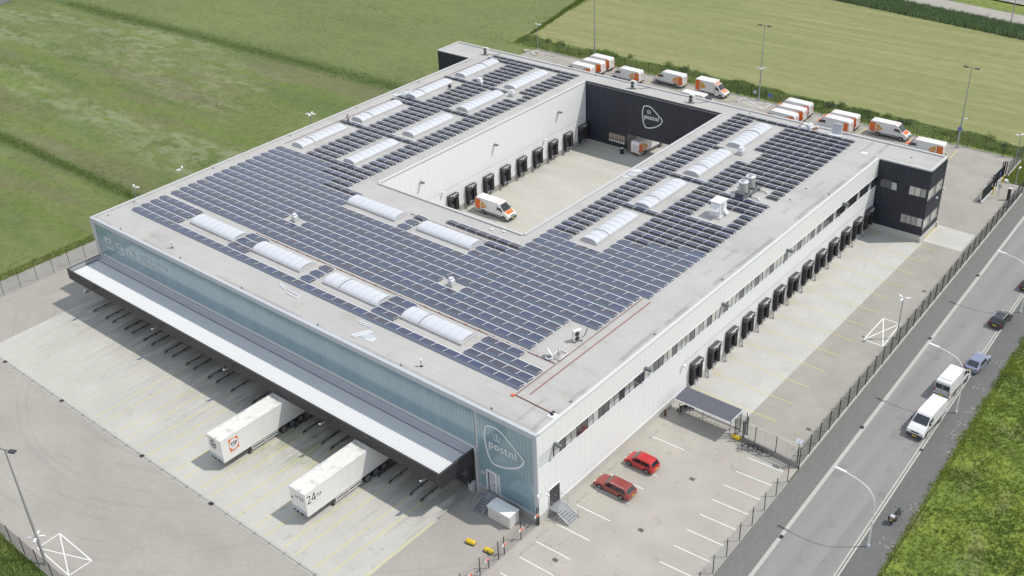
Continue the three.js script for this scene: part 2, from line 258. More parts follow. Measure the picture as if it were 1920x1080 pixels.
// ---------------------------------------------------------------- markings
{
  const g = structGroup('dock_bay_lines');
  const near = [-75.4, -72.5, -70.7, -67.8, -66, -63.1, -61.3, -58.4, -56.5, -53.86, -51.96, -49.08, -47.17, -44.45, -42.4, -40.22, -37.56, -35.72, -32.89, -30.93, -27.97, -26.09, -23.23, -21.31, -18.58, -16.77, -13.81, -12.0];
  near.forEach((x, i) => part('bay_line', stripe(x, 18.5, x + 0.05, 4.6 + rnd(), 0.09, 0.011), i < 9 ? M.paintYellowFaint : M.paintYellow, g));
  part('bay_line', stripe(-8.95, 18.4, -8.85, 6.4, 0.11, 0.011), M.paintYellow, g);
  const s = structGroup('van_bay_lines');
  for (let k = 0; k < 13; k++) { const z = -29.6 - 4.1 * k; part('bay_line', stripe(0.45, z + 0.05, 11.35 - k * 0.06, z, 0.1, 0.012), M.paintYellow, s); }
  part('bay_line', stripe(7.95, -81.3, 7.95, -86.8, 0.12, 0.012), M.paintYellow, s);
  for (let k = 0; k < 12; k++) { const z = -31.6 - 4.1 * k; part('worn_patch', stripe(4.3 + 0.1 * Math.sin(k * 3), z + 1.05, 4.3, z - 0.85, 0.34, 0.0105), std([0.46, 0.445, 0.41], 0.9), s); }
  const b = structGroup('rear_bay_lines');
  for (const [x0, z0, x1, z1] of [[-44.15, -113.4, -44, -117], [-16.4, -112.4, -16.39, -115.8], [-7.96, -112.5, -7.92, -115.5], [0.45, -110, 0.31, -115.1], [-62, -112.5, -61.9, -116.2], [-53.5, -112.5, -53.4, -116]]) part('bay_line', stripe(x0, z0, x1, z1, 0.13, 0.012), M.paintYellow, b);
  const p = structGroup('parking_lines');
  for (const z of [4.85, 2.17, -1.07, -4.61, -7.95, -10.7, -13.35, -16.1, -18.8]) if (z !== -16.1) part('parking_line', stripe(1.35, z, 5.55, z - 0.15, 0.12, 0.012), M.paintWhite, p);
  for (const z of [7.6, 10.3]) part('parking_line', stripe(1.15, z, 5.4, z - 0.1, 0.12, 0.012), M.paintWhite, p);
  for (let k = 0; k < 10; k++) { const z = -22 + 2.7 * k; part('parking_line', stripe(11.75 + k * 0.13, z, 15.9 + k * 0.13, z - 0.25, 0.12, 0.012), M.paintWhite, p); }
  const hatch = (name, q, w) => { const h = structGroup(name); for (let i = 0; i < 4; i++) part('box_line', stripe(...q[i], ...q[(i + 1) % 4], w, 0.014), M.paintWhite, h); part('box_line', stripe(...q[0], ...q[2], w, 0.018), M.paintWhite, h); part('box_line', stripe(...q[1], ...q[3], w, 0.022), M.paintWhite, h); };
  hatch('mast_keep_clear_box', [[-38.9, 31.6], [-32.65, 31.65], [-32.65, 34.2], [-38.8, 34.15]], 0.13);
  hatch('side_keep_clear_box', [[12.05, -51.2], [12, -57.35], [14.25, -57.35], [14.6, -51.2]], 0.15);
  hatch('rear_keep_clear_box', [[-42.3, -114.6], [-42.1, -116.8], [-36, -116.6], [-36.2, -113.8]], 0.14);
}
{ // drainage channel, a grate every two metres
  const g = structGroup('drainage_channel');
  part('channel_edge', bb(-94, 0, -0.1, 0.02, 18.78, 18.92), M.kerb, g); part('channel_edge', bb(-94, 0, -0.1, 0.02, 19.12, 19.26), M.kerb, g);
  for (let x = -93; x < -0.5; x += 2.35) { part('grate', box(2.3, 0.05, 0.18, x + 1.16, 0.0, 19.02), M.kerbGrey, g); }
  for (let x = -93; x < -0.5; x += 2.35) { part('grate_joint', box(0.07, 0.05, 0.46, x, 0.005, 19.02), M.charcoal, g); }
  for (const x of [-74.2, -60.2, -42.9, -29.9]) part('catch_pit', box(0.55, 0.05, 0.45, x, 0.012, 19.02), M.dark, g);
}
for (const [x, z, l] of [[8.76, -5.59, 'dark drain cover in the parking ground, the one nearer the steel stairs'], [8.79, -15.34, 'dark drain cover in the parking ground, in line with the small red hatchback'], [4.4, 3, 'pale worn drain cover in the nearest empty parking bay'], [14.8, -30.5, 'round drain cover in the yard just beyond the bicycle fence'], [13.6, -67, 'dark drain cover in the side yard near the street fence']]) {
  const t = thing('drain_cover', l, 'drain cover', [x, 0, z], 0); part('frame', box(0.62, 0.03, 0.5, 0, 0.006, 0), M.kerbGrey, t); for (let i = 0; i < 4; i++) part('slot', box(0.09, 0.02, 0.4, -0.2 + i * 0.135, 0.016, 0), M.dark, t);
}
[[1.35, -19.3], [0.85, -12], [1.1, -9.3], [1.15, -5.9], [1.0, -2.6], [1.1, 0.85], [1.2, 3.6]].forEach(([x, z], i) => { const t = single('wheel_stop', rbox(0.16, 0.1, 1.75, 0.03, x, 0.05, z), M.plinth, 'low concrete wheel stop by the white wall, ' + ['first', 'second', 'third', 'fourth', 'fifth', 'sixth', 'last'][i] + ' counted from the bicycle shelter', 'wheel stop', 'wheel stops along the white wall'); });
for (const [x, z, w] of [[20.4, -13.3], [19.4, -34.4], [17.9, -75.3], [18.6, -56.3], [27.2, -9], [26.2, -34.5]]) { const t = struct('gutter_grate', box(0.4, 0.02, 0.5, x, 0.055, z), M.dark); }
{ const g = []; for (const [cx, cz] of [[29.0, -18.7], [27.6, -44.5], [28.0, -42], [27.1, -49.8], [28.4, -36.5], [28.1, -39], [29.2, -25], [26.9, -56]]) for (let i = 0; i < 14; i++) g.push(box(rr(0.06, 0.2), 0.012, rr(0.06, 0.2), cx + rr(-0.7, 0.7), 0.06, cz + rr(-0.9, 0.9)).toNonIndexed()); const m = struct('pale_scuffs', merge(g), M.scuff); m.userData.kind = 'structure'; }

// ---------------------------------------------------------------- the sorting building
const W = 80.1, H = 11.5, ZB = -80, ZE = -86.1, RX = 7.75, LX = -88.6, CX0 = -54.6, CX1 = -27.5, CZ0 = -31.6, CZ1 = -81.9, PX = -45.75, PH = 3.7;
const roofTex = colorTex(2048, 2048, (u, v) => { // 100 x 90 m
  const x = u * 100, z = v * 90, a = fbm(x * 0.25, z * 0.25, 4), b = fbm(x * 4, z * 4, 3), st = smooth(0.55, 0.8, fbm(x * 0.12 + 8, z * 0.5, 4)), sh = fbm(x * 0.15, z * 2.2 + 60, 3);
  const sm = Math.abs((z % 1.05) - 0.52) < 0.022 ? 0.94 : 1, dirt = smooth(0.66, 0.82, fbm(x * 0.5 + 77, z * 0.5, 4));
  const wx = x - 90, wz = z - 88, edge = Math.max(Math.exp(-(((wx + 1.0 + 0.5 * (a - 0.5)) / 0.28) ** 2)) * smooth(0.4, 0.6, fbm(z * 0.35, x * 0.6 + 5, 4)), 0.7 * Math.exp(-(((wz + 0.75 + 0.4 * (a - 0.5)) / 0.22) ** 2)) * smooth(0.4, 0.6, fbm(x * 0.3 + 50, z, 4)), 0.6 * Math.exp(-(((wx + 3.2) / 0.25) ** 2)) * smooth(0.5, 0.65, fbm(z * 0.2 + 9, x * 0.3, 3)));
  const k = (1 - 0.3 * edge) * (0.85 + 0.16 * a + 0.1 * b + 0.06 * sh) * sm * (1 - 0.1 * st - 0.08 * dirt); return [0.418 * k, 0.408 * k, (0.396 - 0.01 * dirt) * k];
});
const matRoof = std([1, 1, 1], 0.9, 0, { map: roofTex, bumpMap: bumpOf(fineBump, 30, 30), bumpScale: 0.006 });
const hall = thing('sorting_hall', 'large flat-roofed parcel sorting hall with white side walls, teal front and inner courtyard', 'building');
{
  // walls as a solid U, the rear wing on top of the passage
  const U = shapeOf([[-W + 0.06, 0.06], [-0.06, 0.06], [-0.06, -ZB], [CX1 + 0.06, -ZB], [CX1 + 0.06, -CZ0 - 0.06], [CX0 - 0.06, -CZ0 - 0.06], [CX0 - 0.06, -ZB], [-W + 0.06, -ZB]]);
  const core = new THREE.ExtrudeGeometry(U, { depth: 11.1, bevelEnabled: false }).rotateX(-Math.PI / 2);
  part('wall_core', core, std([0.6, 0.61, 0.62], 0.7), hall);
  const wing = [bb(LX + 0.05, CX0 - 0.05, 0, 11.1, ZE + 0.05, ZB - 0.05), bb(CX0 - 0.05, PX, 0, 11.1, ZE + 0.05, CZ1 - 0.05), bb(PX, CX1 + 0.05, PH, 11.1, ZE + 0.05, CZ1 - 0.05), bb(CX1 + 0.05, RX - 0.05, 0, 11.1, ZE + 0.05, ZB - 0.05)];
  part('rear_wing_core', wing, M.plinth, hall);
  const outline = [[-W, 0], [0, 0], [0, ZB], [RX, ZB], [RX, ZE], [LX, ZE], [LX, ZB], [-W, ZB]], hole = [[CX0, CZ0], [CX0, CZ1], [CX1, CZ1], [CX1, CZ0]];
  const rs = shapeOf(outline.map(([x, z]) => [x, -z])); rs.holes.push(new THREE.Path(hole.map(([x, z]) => new THREE.Vector2(x, -z))));
  const rg = new THREE.ExtrudeGeometry(rs, { depth: 0.2, bevelEnabled: false }).rotateX(-Math.PI / 2).translate(0, 11.1, 0);
  { const p = rg.attributes.position, uv = rg.attributes.uv; for (let i = 0; i < p.count; i++) uv.setXY(i, (p.getX(i) + 90) / 100, (p.getZ(i) + 88) / 90); }
  const roof = part('roof', rg, matRoof, hall);
  // coping round the outside and round the courtyard: butted lengths of sheet metal
  const cop = (x0, z0, x1, z1, inx, inz, m = M.coping, drop = 0.42) => {
    const dx = x1 - x0, dz = z1 - z0, l = Math.hypot(dx, dz), n = Math.round(l / 4);
    for (let i = 0; i < n; i++) {
      const t0 = i / n, t1 = (i + 1) / n - 0.015 / l, ax = x0 + dx * t0, az = z0 + dz * t0, bx = x0 + dx * t1, bz = z0 + dz * t1;
      const g = [bb(Math.min(ax, bx, ax + inx * 0.34, bx + inx * 0.34), Math.max(ax, bx, ax + inx * 0.34, bx + inx * 0.34), 11.32, 11.5, Math.min(az, bz, az + inz * 0.34, bz + inz * 0.34), Math.max(az, bz, az + inz * 0.34, bz + inz * 0.34))];
      g.push(bb(Math.min(ax, bx, ax - inx * 0.05) , Math.max(ax, bx, ax - inx * 0.05), 11.5 - drop, 11.49, Math.min(az, bz, az - inz * 0.05), Math.max(az, bz, az - inz * 0.05)));
      part('coping', g, m, roof);
    }
  };
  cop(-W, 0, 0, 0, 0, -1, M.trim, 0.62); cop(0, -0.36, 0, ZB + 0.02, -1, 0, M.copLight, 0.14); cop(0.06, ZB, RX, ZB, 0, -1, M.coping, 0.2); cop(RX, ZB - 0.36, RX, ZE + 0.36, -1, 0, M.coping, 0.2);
  cop(RX, ZE, LX, ZE, 0, 1, M.coping, 0.2); cop(LX, ZE + 0.36, LX, ZB - 0.36, 1, 0, M.coping, 0.2); cop(LX, ZB, -W, ZB, 0, -1, M.coping, 0.2); cop(-W, ZB + 0.02, -W, -0.36, 1, 0, M.coping, 0.3);
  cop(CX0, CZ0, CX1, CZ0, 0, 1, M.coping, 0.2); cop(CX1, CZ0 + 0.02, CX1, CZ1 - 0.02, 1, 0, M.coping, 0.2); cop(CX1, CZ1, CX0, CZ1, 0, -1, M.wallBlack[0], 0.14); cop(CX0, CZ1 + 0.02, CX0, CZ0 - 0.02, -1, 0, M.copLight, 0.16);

  // ---- front: teal channel glass above the dock canopy
  const front = sub('front_facade', hall);
  const fbumpA = (k) => phys([0.215 + k * 0.018, 0.322 + k * 0.02, 0.378 + k * 0.015], 0.17, 0, { clearcoat: 1, clearcoatRoughness: 0.1 }), teal = [fbumpA(0), fbumpA(0.5), fbumpA(-0.45), fbumpA(1)];
  const up = merge([box(0.44, 4.75, 0.05, -0.235, 0, 0), box(0.44, 4.75, 0.05, 0.235, 0, 0), box(0.03, 4.75, 0.08, 0, 0, 0.0), box(0.03, 4.75, 0.08, 0.48, 0, 0.0)]), low = merge([box(0.44, 9.68, 0.05, -0.235, 0, 0), box(0.44, 9.68, 0.05, 0.235, 0, 0), box(0.03, 9.68, 0.08, 0, 0, 0), box(0.03, 9.68, 0.08, 0.48, 0, 0)]);
  for (let i = 0; i < 74; i++) { const m = part('glass_panel', up, teal[(rnd() * 4) | 0], front); m.position.set(-79.1 + i * 0.957 + 0.48, 8.5, 0.0); }
  for (let i = 0; i < 8; i++) { const x = -7.95 + i * 0.945 + 0.47; if (x > -7.3 && x < -5.2) { const m = part('glass_panel', up, teal[(rnd() * 4) | 0], front); m.scale.y = 7.06 / 4.75; m.position.set(x, 7.35, 0); } else { const m = part('glass_panel', low, teal[(rnd() * 4) | 0], front); m.position.set(x, 6.03, 0); } }
  part('corner_trim', bb(-W, -79.15, 1.0, 10.88, -0.04, 0.1), M.trim, front); part('corner_trim', bb(-0.42, 0, 1.0, 10.88, -0.04, 0.1), M.trim, front);
  part('sill_trim', [bb(-8.1, -6.98, 0.98, 1.18, -0.02, 0.14), bb(-5.46, -0.42, 0.98, 1.18, -0.02, 0.14)], M.trim, front); part('divider_trim', bb(-8.46, -8.1, 0, 6.0, -0.02, 0.12), M.trim, front);
  part('plinth', [bb(-8.1, -0.02, 0, 0.98, -0.02, 0.05)], M.plinth, front);
  // front personnel door
  const fd = sub('personnel_door', hall); part('frame', [bb(-6.9, -6.76, 1.12, 3.72, 0, 0.16), bb(-5.66, -5.52, 1.12, 3.72, 0, 0.16), bb(-6.9, -5.52, 3.72, 3.84, 0, 0.16)], M.trimWhite, fd); part('leaf', bb(-6.58, -5.72, 1.15, 3.62, 0.02, 0.08), M.trim, fd); part('reveal', bb(-6.76, -5.66, 1.12, 3.72, -0.02, 0.03), M.charcoal, fd); part('handle', bb(-5.86, -5.8, 2.1, 2.3, 0.08, 0.14), M.dark, fd);
  part('door_sign', bb(-7.75, -7.1, 2.9, 3.3, 0.05, 0.09), M.trim, hall);

  // ---- white side wall towards the street
  const side = sub('street_wall', hall);
  const pu = box(0.05, 2.62, 0.99), pl = box(0.05, 6.05, 0.99), pl2 = box(0.05, 2.15, 0.99), pl3 = box(0.05, 3.72, 0.99);
  for (let i = 0; i < 80; i++) {
    const z = -0.5 - i; let m = part('wall_panel', pu, M.wallWhite[(rnd() * 3) | 0], side); m.position.set(0, 9.94, z);
    if (i < 27) { if (i === 2 || i === 3 || i === 1) { m = part('wall_panel', box(0.05, 3.65, 0.985), M.wallWhite[0], side); m.position.set(0, 5.21, z); } else { m = part('wall_panel', pl, M.wallWhite[(rnd() * 3) | 0], side); m.position.set(0, 4.01, z); } }
    else { m = part('wall_panel', pl2, M.wallWhite[(rnd() * 3) | 0], side); m.position.set(0, 5.96, z); m = part('wall_panel', pl3, M.wallWhite[(rnd() * 3) | 0], side); m.position.set(0, 2.9, z); }
  }
  part('wall_panel', bb(-0.025, 0.025, 1, 3.4, -1.62, -1.0), M.wallWhite[0], side); part('wall_panel', bb(-0.025, 0.025, 1, 3.4, -4.0, -3.5), M.wallWhite[0], side);
  part('joint_line', bb(-0.02, 0.04, 4.78, 4.86, ZB, -27), M.trim, side); part('corner_trim', bb(-0.05, 0.06, 1.0, 11.0, -0.1, 0.02), M.trimWhite, side);
  part('plinth', [bb(-0.05, 0.04, -0.1, 1.0, ZB, -0.02)], M.concrete, side); part('drip_sill', [bb(-0.02, 0.07, 0.98, 1.03, -27, -3.6)], M.trimWhite, side);
  part('sill_trim', [bb(-0.02, 0.09, 7.04, 7.12, ZB, -2.6), bb(-0.02, 0.06, 8.6, 8.66, ZB, -2.6)], M.trimWhite, side);
  const rib = sub('ribbon_window', hall); part('reveal', bb(-0.06, -0.02, 7.1, 8.62, ZB, -2.62), M.charcoal, rib);
  const rp = box(0.03, 1.46, 0.9), mull = box(0.06, 1.46, 0.055), low2 = box(0.012, 0.62, 0.84);
  let zz = -2.68, kk = 0; const patA = 'PDPPDDPPDDPPDPPDDPPDDPPPD', patB = 'PPPD';
  while (zz > -79.4) {
    const ch = kk < 22 ? patA[kk % patA.length] : zz > -60 ? patB[kk % 4] : 'DDPD'[kk % 4], w = 0.955;
    const m = part('pane', rp, ch === 'D' ? M.paneDark : rnd() < 0.35 ? M.paneLight : M.paneClear, rib); m.position.set(0.0, 7.86, zz - w / 2);
    const f = part('mullion', mull, M.charcoal, rib); f.position.set(0.015, 7.86, zz - w);
    if (ch === 'P') { const b = part('blind', low2, M.trim, rib); b.position.set(0.022, 7.46, zz - w / 2 + 0.01); if (rnd() < 0.4) { b.scale.y = 0.5; b.position.y = 7.3; } }
    zz -= w; kk++;
  }
  // half-round lamp hoods above the ribbon window, small cone lamps lower down
  const hoodGeo = merge([new THREE.CylinderGeometry(0.42, 0.42, 0.95, 14, 1, false, 0, Math.PI).rotateX(Math.PI / 2).rotateY(Math.PI / 2).rotateX(0).translate(0.42, 0, 0), box(0.5, 0.12, 0.9, 0.25, -0.05, 0)]);
  for (const z of [-2.75, -19, -35.6, -52, -68.5]) { const l = sub('flood_lamp', hall); l.position.set(0.03, 8.75, z); part('hood', [rbox(0.95, 0.3, 0.42, 0.1, 0.42, 0.08, 0)], M.galvDark, l); part('lens', box(0.7, 0.03, 0.34, 0.45, -0.085, 0), M.lampClear, l); part('bracket', [bar([0, -0.25, 0], [0.25, 0.05, 0], 0.035), box(0.04, 0.5, 0.3, 0, -0.1, 0)], M.galvDark, l); }
  for (const [x, y, z] of [[0.02, 4.72, -26.96], [CX0 + 0.05, 4.92, -44.2], [CX0 + 0.05, 4.75, -69.8]]) { const l = sub('wall_lamp', hall); l.position.set(x, y, z); part('shade', [new THREE.SphereGeometry(0.24, 12, 8).scale(1, 0.8, 1).translate(0.32, 0, 0)], M.white, l); part('arm', bar([0, -0.05, 0], [0.3, 0, 0], 0.04), M.white, l); }
  for (const z of [-39.7, -56.95, -73.9]) { const l = sub('flood_lamp', hall); l.position.set(CX0 + 0.03, 8.4, z); part('hood', [rbox(0.8, 0.24, 0.5, 0.1, 0.45, 0.02, 0)], M.galvDark, l); part('bracket', bar([0, -0.2, 0], [0.3, 0, 0], 0.04), M.galvDark, l); }
  { const l = sub('camera_arm', hall); part('arm', [bar([0, 4.1, -0.3], [0, 4.1, 0.1], 0.035), bar([0.02, 4.0, -0.5], [0.75, 4.05, -0.5], 0.04)], M.trimWhite, l); part('camera_body', [rbox(0.5, 0.16, 0.16, 0.04, 0.8, 4.05, -0.5), rbox(0.2, 0.3, 0.2, 0.05, 0.05, 3.85, 0.14)], M.white, l); }
  // side door
  const sd = sub('personnel_door', hall); part('frame', [bb(0, 0.09, 1, 3.42, -1.68, -1.6), bb(0, 0.09, 1, 3.42, -3.5, -3.42), bb(0, 0.09, 3.34, 3.42, -3.42, -1.68)], M.trimWhite, sd); part('leaf', bb(0.0, 0.05, 1.02, 3.34, -2.54, -1.7), M.charcoal, sd); part('leaf', bb(0, 0.05, 1.02, 3.34, -3.4, -2.56), M.charcoal, sd); part('handle', bb(0.05, 0.1, 2, 2.2, -2.66, -2.6), M.steel, sd);

  // ---- courtyard west wall (white) and south wall of it
  const cw = sub('courtyard_wall', hall);
  const ca = box(0.05, 6.25, 0.99), cb = box(0.05, 3.8, 0.99);
  for (let i = 0; i < 50; i++) { const z = CZ0 - 0.5 - i * 1.006; let m = part('wall_panel', ca, M.wallWhite[(rnd() * 3) | 0], cw); m.position.set(CX0, 8.05, z); m.scale.z = 1.006; m = part('wall_panel', cb, M.wallWhite[(rnd() * 3) | 0], cw); m.position.set(CX0, 2.95, z); m.scale.z = 1.006; }
  part('joint_line', bb(CX0 - 0.02, CX0 + 0.035, 4.86, 4.92, CZ1, CZ0), M.trim, cw); part('plinth', bb(CX0 - 0.05, CX0 + 0.04, 0, 1.04, CZ1, CZ0), M.plinth, cw);
  const ce = sub('courtyard_wall', hall); for (let i = 0; i < 25; i++) { const m = part('wall_panel', box(0.05, 10.2, 1.97), M.wallWhite[i % 3], ce); m.position.set(CX1, 6.1, CZ0 - 1 - i * 2); }
  part('plinth', bb(CX1 - 0.04, CX1 + 0.05, 0, 1, ZB, CZ0), M.plinth, ce);
  const cs = sub('courtyard_wall', hall); for (let i = 0; i < 13; i++) { const m = part('wall_panel', box(2.05, 10.2, 0.05), M.wallWhite[i % 3], cs); m.position.set(CX0 + 1.04 + i * 2.085, 6.1, CZ0); }
  // black wall across the courtyard end
  const bw = sub('black_courtyard_wall', hall);
  const k1 = box(0.985, 7.5, 0.05);
  for (let i = 0; i < 27; i++) { const x = CX0 + 0.5 + i * 1.0035; const m = part('wall_panel', k1, M.wallBlack[(rnd() * 2) | 0], bw); m.position.set(x, 7.47, CZ1); if (x < PX - 0.3) { const n = part('wall_panel', box(0.985, 2.92, 0.05), M.wallBlack[(rnd() * 2) | 0], bw); n.position.set(x, 2.24, CZ1); } }
  part('plinth', bb(CX0, PX, 0, 0.76, CZ1 - 0.02, CZ1 + 0.05), M.plinth, bw);
  const win = sub('office_window', hall); part('frame', bb(-49.55, -45.95, 1.52, 3.24, CZ1 + 0.02, CZ1 + 0.06), M.charcoal, win);
  for (let i = 0; i < 4; i++) part('pane', bb(-49.4 + i * 0.86, -48.6 + i * 0.86, 1.98, 3.12, CZ1 + 0.05, CZ1 + 0.09), M.paneTan, win);
  for (let i = 0; i < 7; i++) part('sill_card', bb(-49.38 + i * 0.49, -49.08 + i * 0.49, 1.6, 1.88, CZ1 + 0.055, CZ1 + 0.08), M.white, win);
  // rear wing outer cladding: tower towards the street, black end on the meadow side, back wall
  const tw = sub('black_tower_wall', hall);
  const tpanel = (x0, x1, y0, y1) => part('wall_panel', bb(x0 + 0.006, x1 - 0.006, y0, y1, ZB - 0.03, ZB + 0.03), M.wallBlack[(rnd() * 2) | 0], tw), spanel = (z0, z1, y0, y1) => part('wall_panel', bb(RX - 0.03, RX + 0.03, y0, y1, z0 + 0.006, z1 - 0.006), M.wallBlack[(rnd() * 2) | 0], tw);
  for (let i = 0; i < 8; i++) { const x0 = 0.03 + i * 0.965, x1 = x0 + 0.965; tpanel(x0, x1, 8.46, 11.28); tpanel(x0, x1, 3.8, 7.05); if (x1 <= 4.4) tpanel(x0, x1, 1.0, 3.8); else tpanel(x0, x1, 1.0, 2.38); if (x0 > 3.0 && x0 < 3.9) tpanel(3.2, 4.15, 7.05, 8.46); }
  tpanel(0.03, 0.58, 7.05, 8.46); tpanel(7.5, 7.75, 7.05, 8.46); tpanel(7.62, 7.75, 2.38, 3.8); tpanel(3.89, 4.38, 2.38, 3.8);
  for (let i = 0; i < 6; i++) { const z1 = ZB - 0.03 - i * 1.01, z0 = z1 - 1.01; spanel(z0, z1, 8.3, 11.28); spanel(z0, z1, 3.62, 6.8); spanel(z0, z1, 0.95, 2.1); }
  spanel(ZE, -85.55, 6.8, 8.3); spanel(ZE, -85.55, 2.1, 3.62);
  part('plinth', [bb(0.05, RX + 0.02, 0, 0.98, ZB - 0.02, ZB + 0.02), bb(RX - 0.02, RX + 0.02, 0, 0.94, ZE, ZB - 0.02)], M.concrete, tw); part('base_trim', [bb(0.03, RX + 0.06, 0.93, 1.0, ZB, ZB + 0.07)], M.trim, tw);
  const tf = sub('tower_window', hall); part('reveal', bb(0.55, 3.2, 7.05, 8.46, ZB - 0.01, ZB + 0.005), M.dark, tf); for (const [a, b] of [[0.62, 1.48], [1.52, 2.38]]) part('pane', bb(a, b, 7.12, 8.4, ZB, ZB + 0.02), M.paneDark, tf);
  { const o = part('open_sash', [bb(-0.38, 0.38, -0.62, -0.56, 0, 0.05), bb(-0.38, 0.38, 0.56, 0.62, 0, 0.05), bb(-0.38, -0.32, -0.62, 0.62, 0, 0.05), bb(0.32, 0.38, -0.62, 0.62, 0, 0.05), bb(-0.32, 0.32, 0.02, 0.06, 0, 0.05), bb(-0.3, 0.3, -0.56, 0.56, 0.015, 0.03)], M.trim, tf, 'pale tilted open window sash'); o.position.set(2.8, 7.76, ZB + 0.12); o.rotation.x = 0.16; }
  const winRow = (name, x0, x1, n, y0, y1, ms) => { const t = sub(name, hall); part('reveal', bb(x0, x1, y0, y1, ZB - 0.01, ZB + 0.005), M.charcoal, t); const w = (x1 - x0) / n; for (let i = 0; i < n; i++) part('pane', bb(x0 + i * w + 0.05, x0 + (i + 1) * w - 0.05, y0 + 0.06, y1 - 0.06, ZB, ZB + 0.025), ms[i % ms.length], t); };
  winRow('tower_window', 4.15, 7.5, 4, 7.05, 8.46, [M.paneDark, M.paneLight, M.paneLight, M.paneClear]); winRow('tower_window', 4.38, 7.62, 4, 2.38, 3.8, [M.paneClear, M.paneClear, M.paneClear, M.paneLight]);
  for (const [y0, y1] of [[6.8, 8.3], [2.1, 3.62]]) { const t = sub('tower_window', hall); part('reveal', bb(RX - 0.01, RX + 0.005, y0, y1, -85.55, ZB - 0.05), M.charcoal, t); for (let i = 0; i < 7; i++) part('pane', bb(RX, RX + 0.02, y0 + 0.06, y1 - 0.06, -80.1 - (i + 1) * 0.77 + 0.05, -80.1 - i * 0.77 - 0.03), [M.paneLight, M.paneLight, M.paneClear, M.paneDark][i % 4], t); part('sill', bb(RX, RX + 0.1, y0 - 0.08, y0, -85.6, -80), M.galv, t); }
  { const l = sub('camera_arm', hall); part('camera_body', [rbox(0.3, 0.24, 0.24, 0.06, RX + 0.25, 5.95, -83.4), bar([RX, 5.9, -83.4], [RX + 0.2, 5.95, -83.4], 0.03)], M.white, l); part('camera_body', [rbox(0.3, 0.24, 0.24, 0.06, RX + 0.25, 6.3, -86.0)], M.white, l); }
  part('corner_guard', [bb(RX - 0.25, RX + 0.12, 0, 0.7, ZB - 0.1, ZB + 0.25), bb(RX - 0.1, RX + 0.25, 0, 0.75, ZE - 0.2, ZE + 0.15)], M.concrete, hall);
  const mw = sub('black_end_wall', hall); for (let i = 0; i < 8; i++) part('wall_panel', bb(LX + 0.02 + i * 1.055, LX + 1.06 + i * 1.055, 0.4, 11.28, ZB - 0.03, ZB + 0.03), M.wallBlack[i % 2], mw); for (let i = 0; i < 6; i++) part('wall_panel', bb(LX - 0.03, LX + 0.03, 0.4, 11.28, ZB - 0.03 - (i + 1) * 1.01, ZB - 0.04 - i * 1.01), M.wallBlack[i % 2], mw);
  const bk = sub('back_wall', hall); for (let i = 0; i < 48; i++) { const x = LX + 1 + i * 2.005; const over = x > PX - 1 && x < CX1 + 1; part('wall_panel', bb(x - 0.99, x + 0.99, over ? PH : 0.6, 11.28, ZE - 0.03, ZE + 0.03), M.wallBlack[i % 2], bk); }
  const wl = sub('meadow_wall', hall); for (let i = 0; i < 40; i++) part('wall_panel', bb(-W - 0.03, -W + 0.03, 0.6, 11.2, -1.99 - i * 2, -0.01 - i * 2), M.wallWhite[i % 3], wl);

  // ---- dock shelters: one prototype, copied along both white walls
  const proto = new THREE.Group(); proto.name = 'dock_shelter'; // local +x is outwards
  part('hood', [bb(0.03, 0.72, 3.32, 3.9, -1.05, 1.05)], M.hood, proto); part('rain_edge', bb(0.66, 0.74, 3.86, 3.93, -0.72, 0.75), M.alu, proto); part('bay_number_plate', bb(0.725, 0.745, 3.62, 3.84, -0.1, 0.1), M.white, proto);
  part('side_pad', bb(0.03, 0.64, 1.05, 3.32, -1.05, -0.72), M.rubber, proto); part('side_pad', bb(0.03, 0.64, 1.05, 3.32, 0.72, 1.05), M.rubber, proto);
  part('door', bb(0.0, 0.09, 1.0, 3.32, -0.72, 0.72), M.galvDark, proto); part('door_window', bb(0.09, 0.1, 2.1, 2.5, -0.4, 0.4), M.glass, proto); part('leveller', [bb(0.02, 0.42, 0.9, 1.02, -0.7, 0.7)], M.galv, proto); part('bumper', [bb(0.04, 0.3, 0.55, 0.9, -0.75, -0.5), bb(0.04, 0.3, 0.55, 0.9, 0.5, 0.75)], M.dark, proto); part('flap', [bb(0.5, 0.56, 1.3, 3.3, -0.72, -0.5), bb(0.5, 0.56, 1.3, 3.3, 0.5, 0.72)], M.charcoal, proto);
  part('guard_post', [cyl(0.09, 0.09, 0.75, 8, 0.5, 0.37, 1.45), box(0.34, 0.03, 0.34, 0.5, 0.015, 1.45)], M.galv, proto);
  for (let k = 0; k < 13; k++) { const c = proto.clone(); c.position.set(0, 0.06, -29.69 - 4.2 * k + 0.0125 * k * k); hall.add(c); }
  for (let k = 0; k < 9; k++) { const c = proto.clone(); c.position.set(CX0, -0.1, -46.2 - 4.29 * k); hall.add(c); }

  // ---- front docks under the canopy
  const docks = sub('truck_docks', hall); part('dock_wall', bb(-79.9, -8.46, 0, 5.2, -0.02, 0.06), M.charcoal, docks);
  const bays = [-74.3, -69.6, -65, -60.3, -55.6, -50.9, -46.2, -39.05, -34.25, -29.6, -24.9, -20.15, -15.3, -10.5];
  const dg = merge([box(2.6, 3.0, 0.06, 0, 2.7, 0.1)]), fg = merge([box(0.34, 3.4, 0.6, -1.5, 2.8, 0.36), box(0.34, 3.4, 0.6, 1.5, 2.8, 0.36), box(3.34, 0.5, 0.7, 0, 4.5, 0.42)]), bg = merge([box(0.3, 0.5, 0.2, -1.0, 0.95, 0.16), box(0.3, 0.5, 0.2, 1.0, 0.95, 0.16)]);
  for (const x of bays) { for (const [n, g, m] of [['dock_door', dg, M.galvDark], ['dock_seal', fg, M.rubber], ['dock_bumper', bg, M.dark]]) { const q = part(n, g, m, docks); q.position.x = x; } }

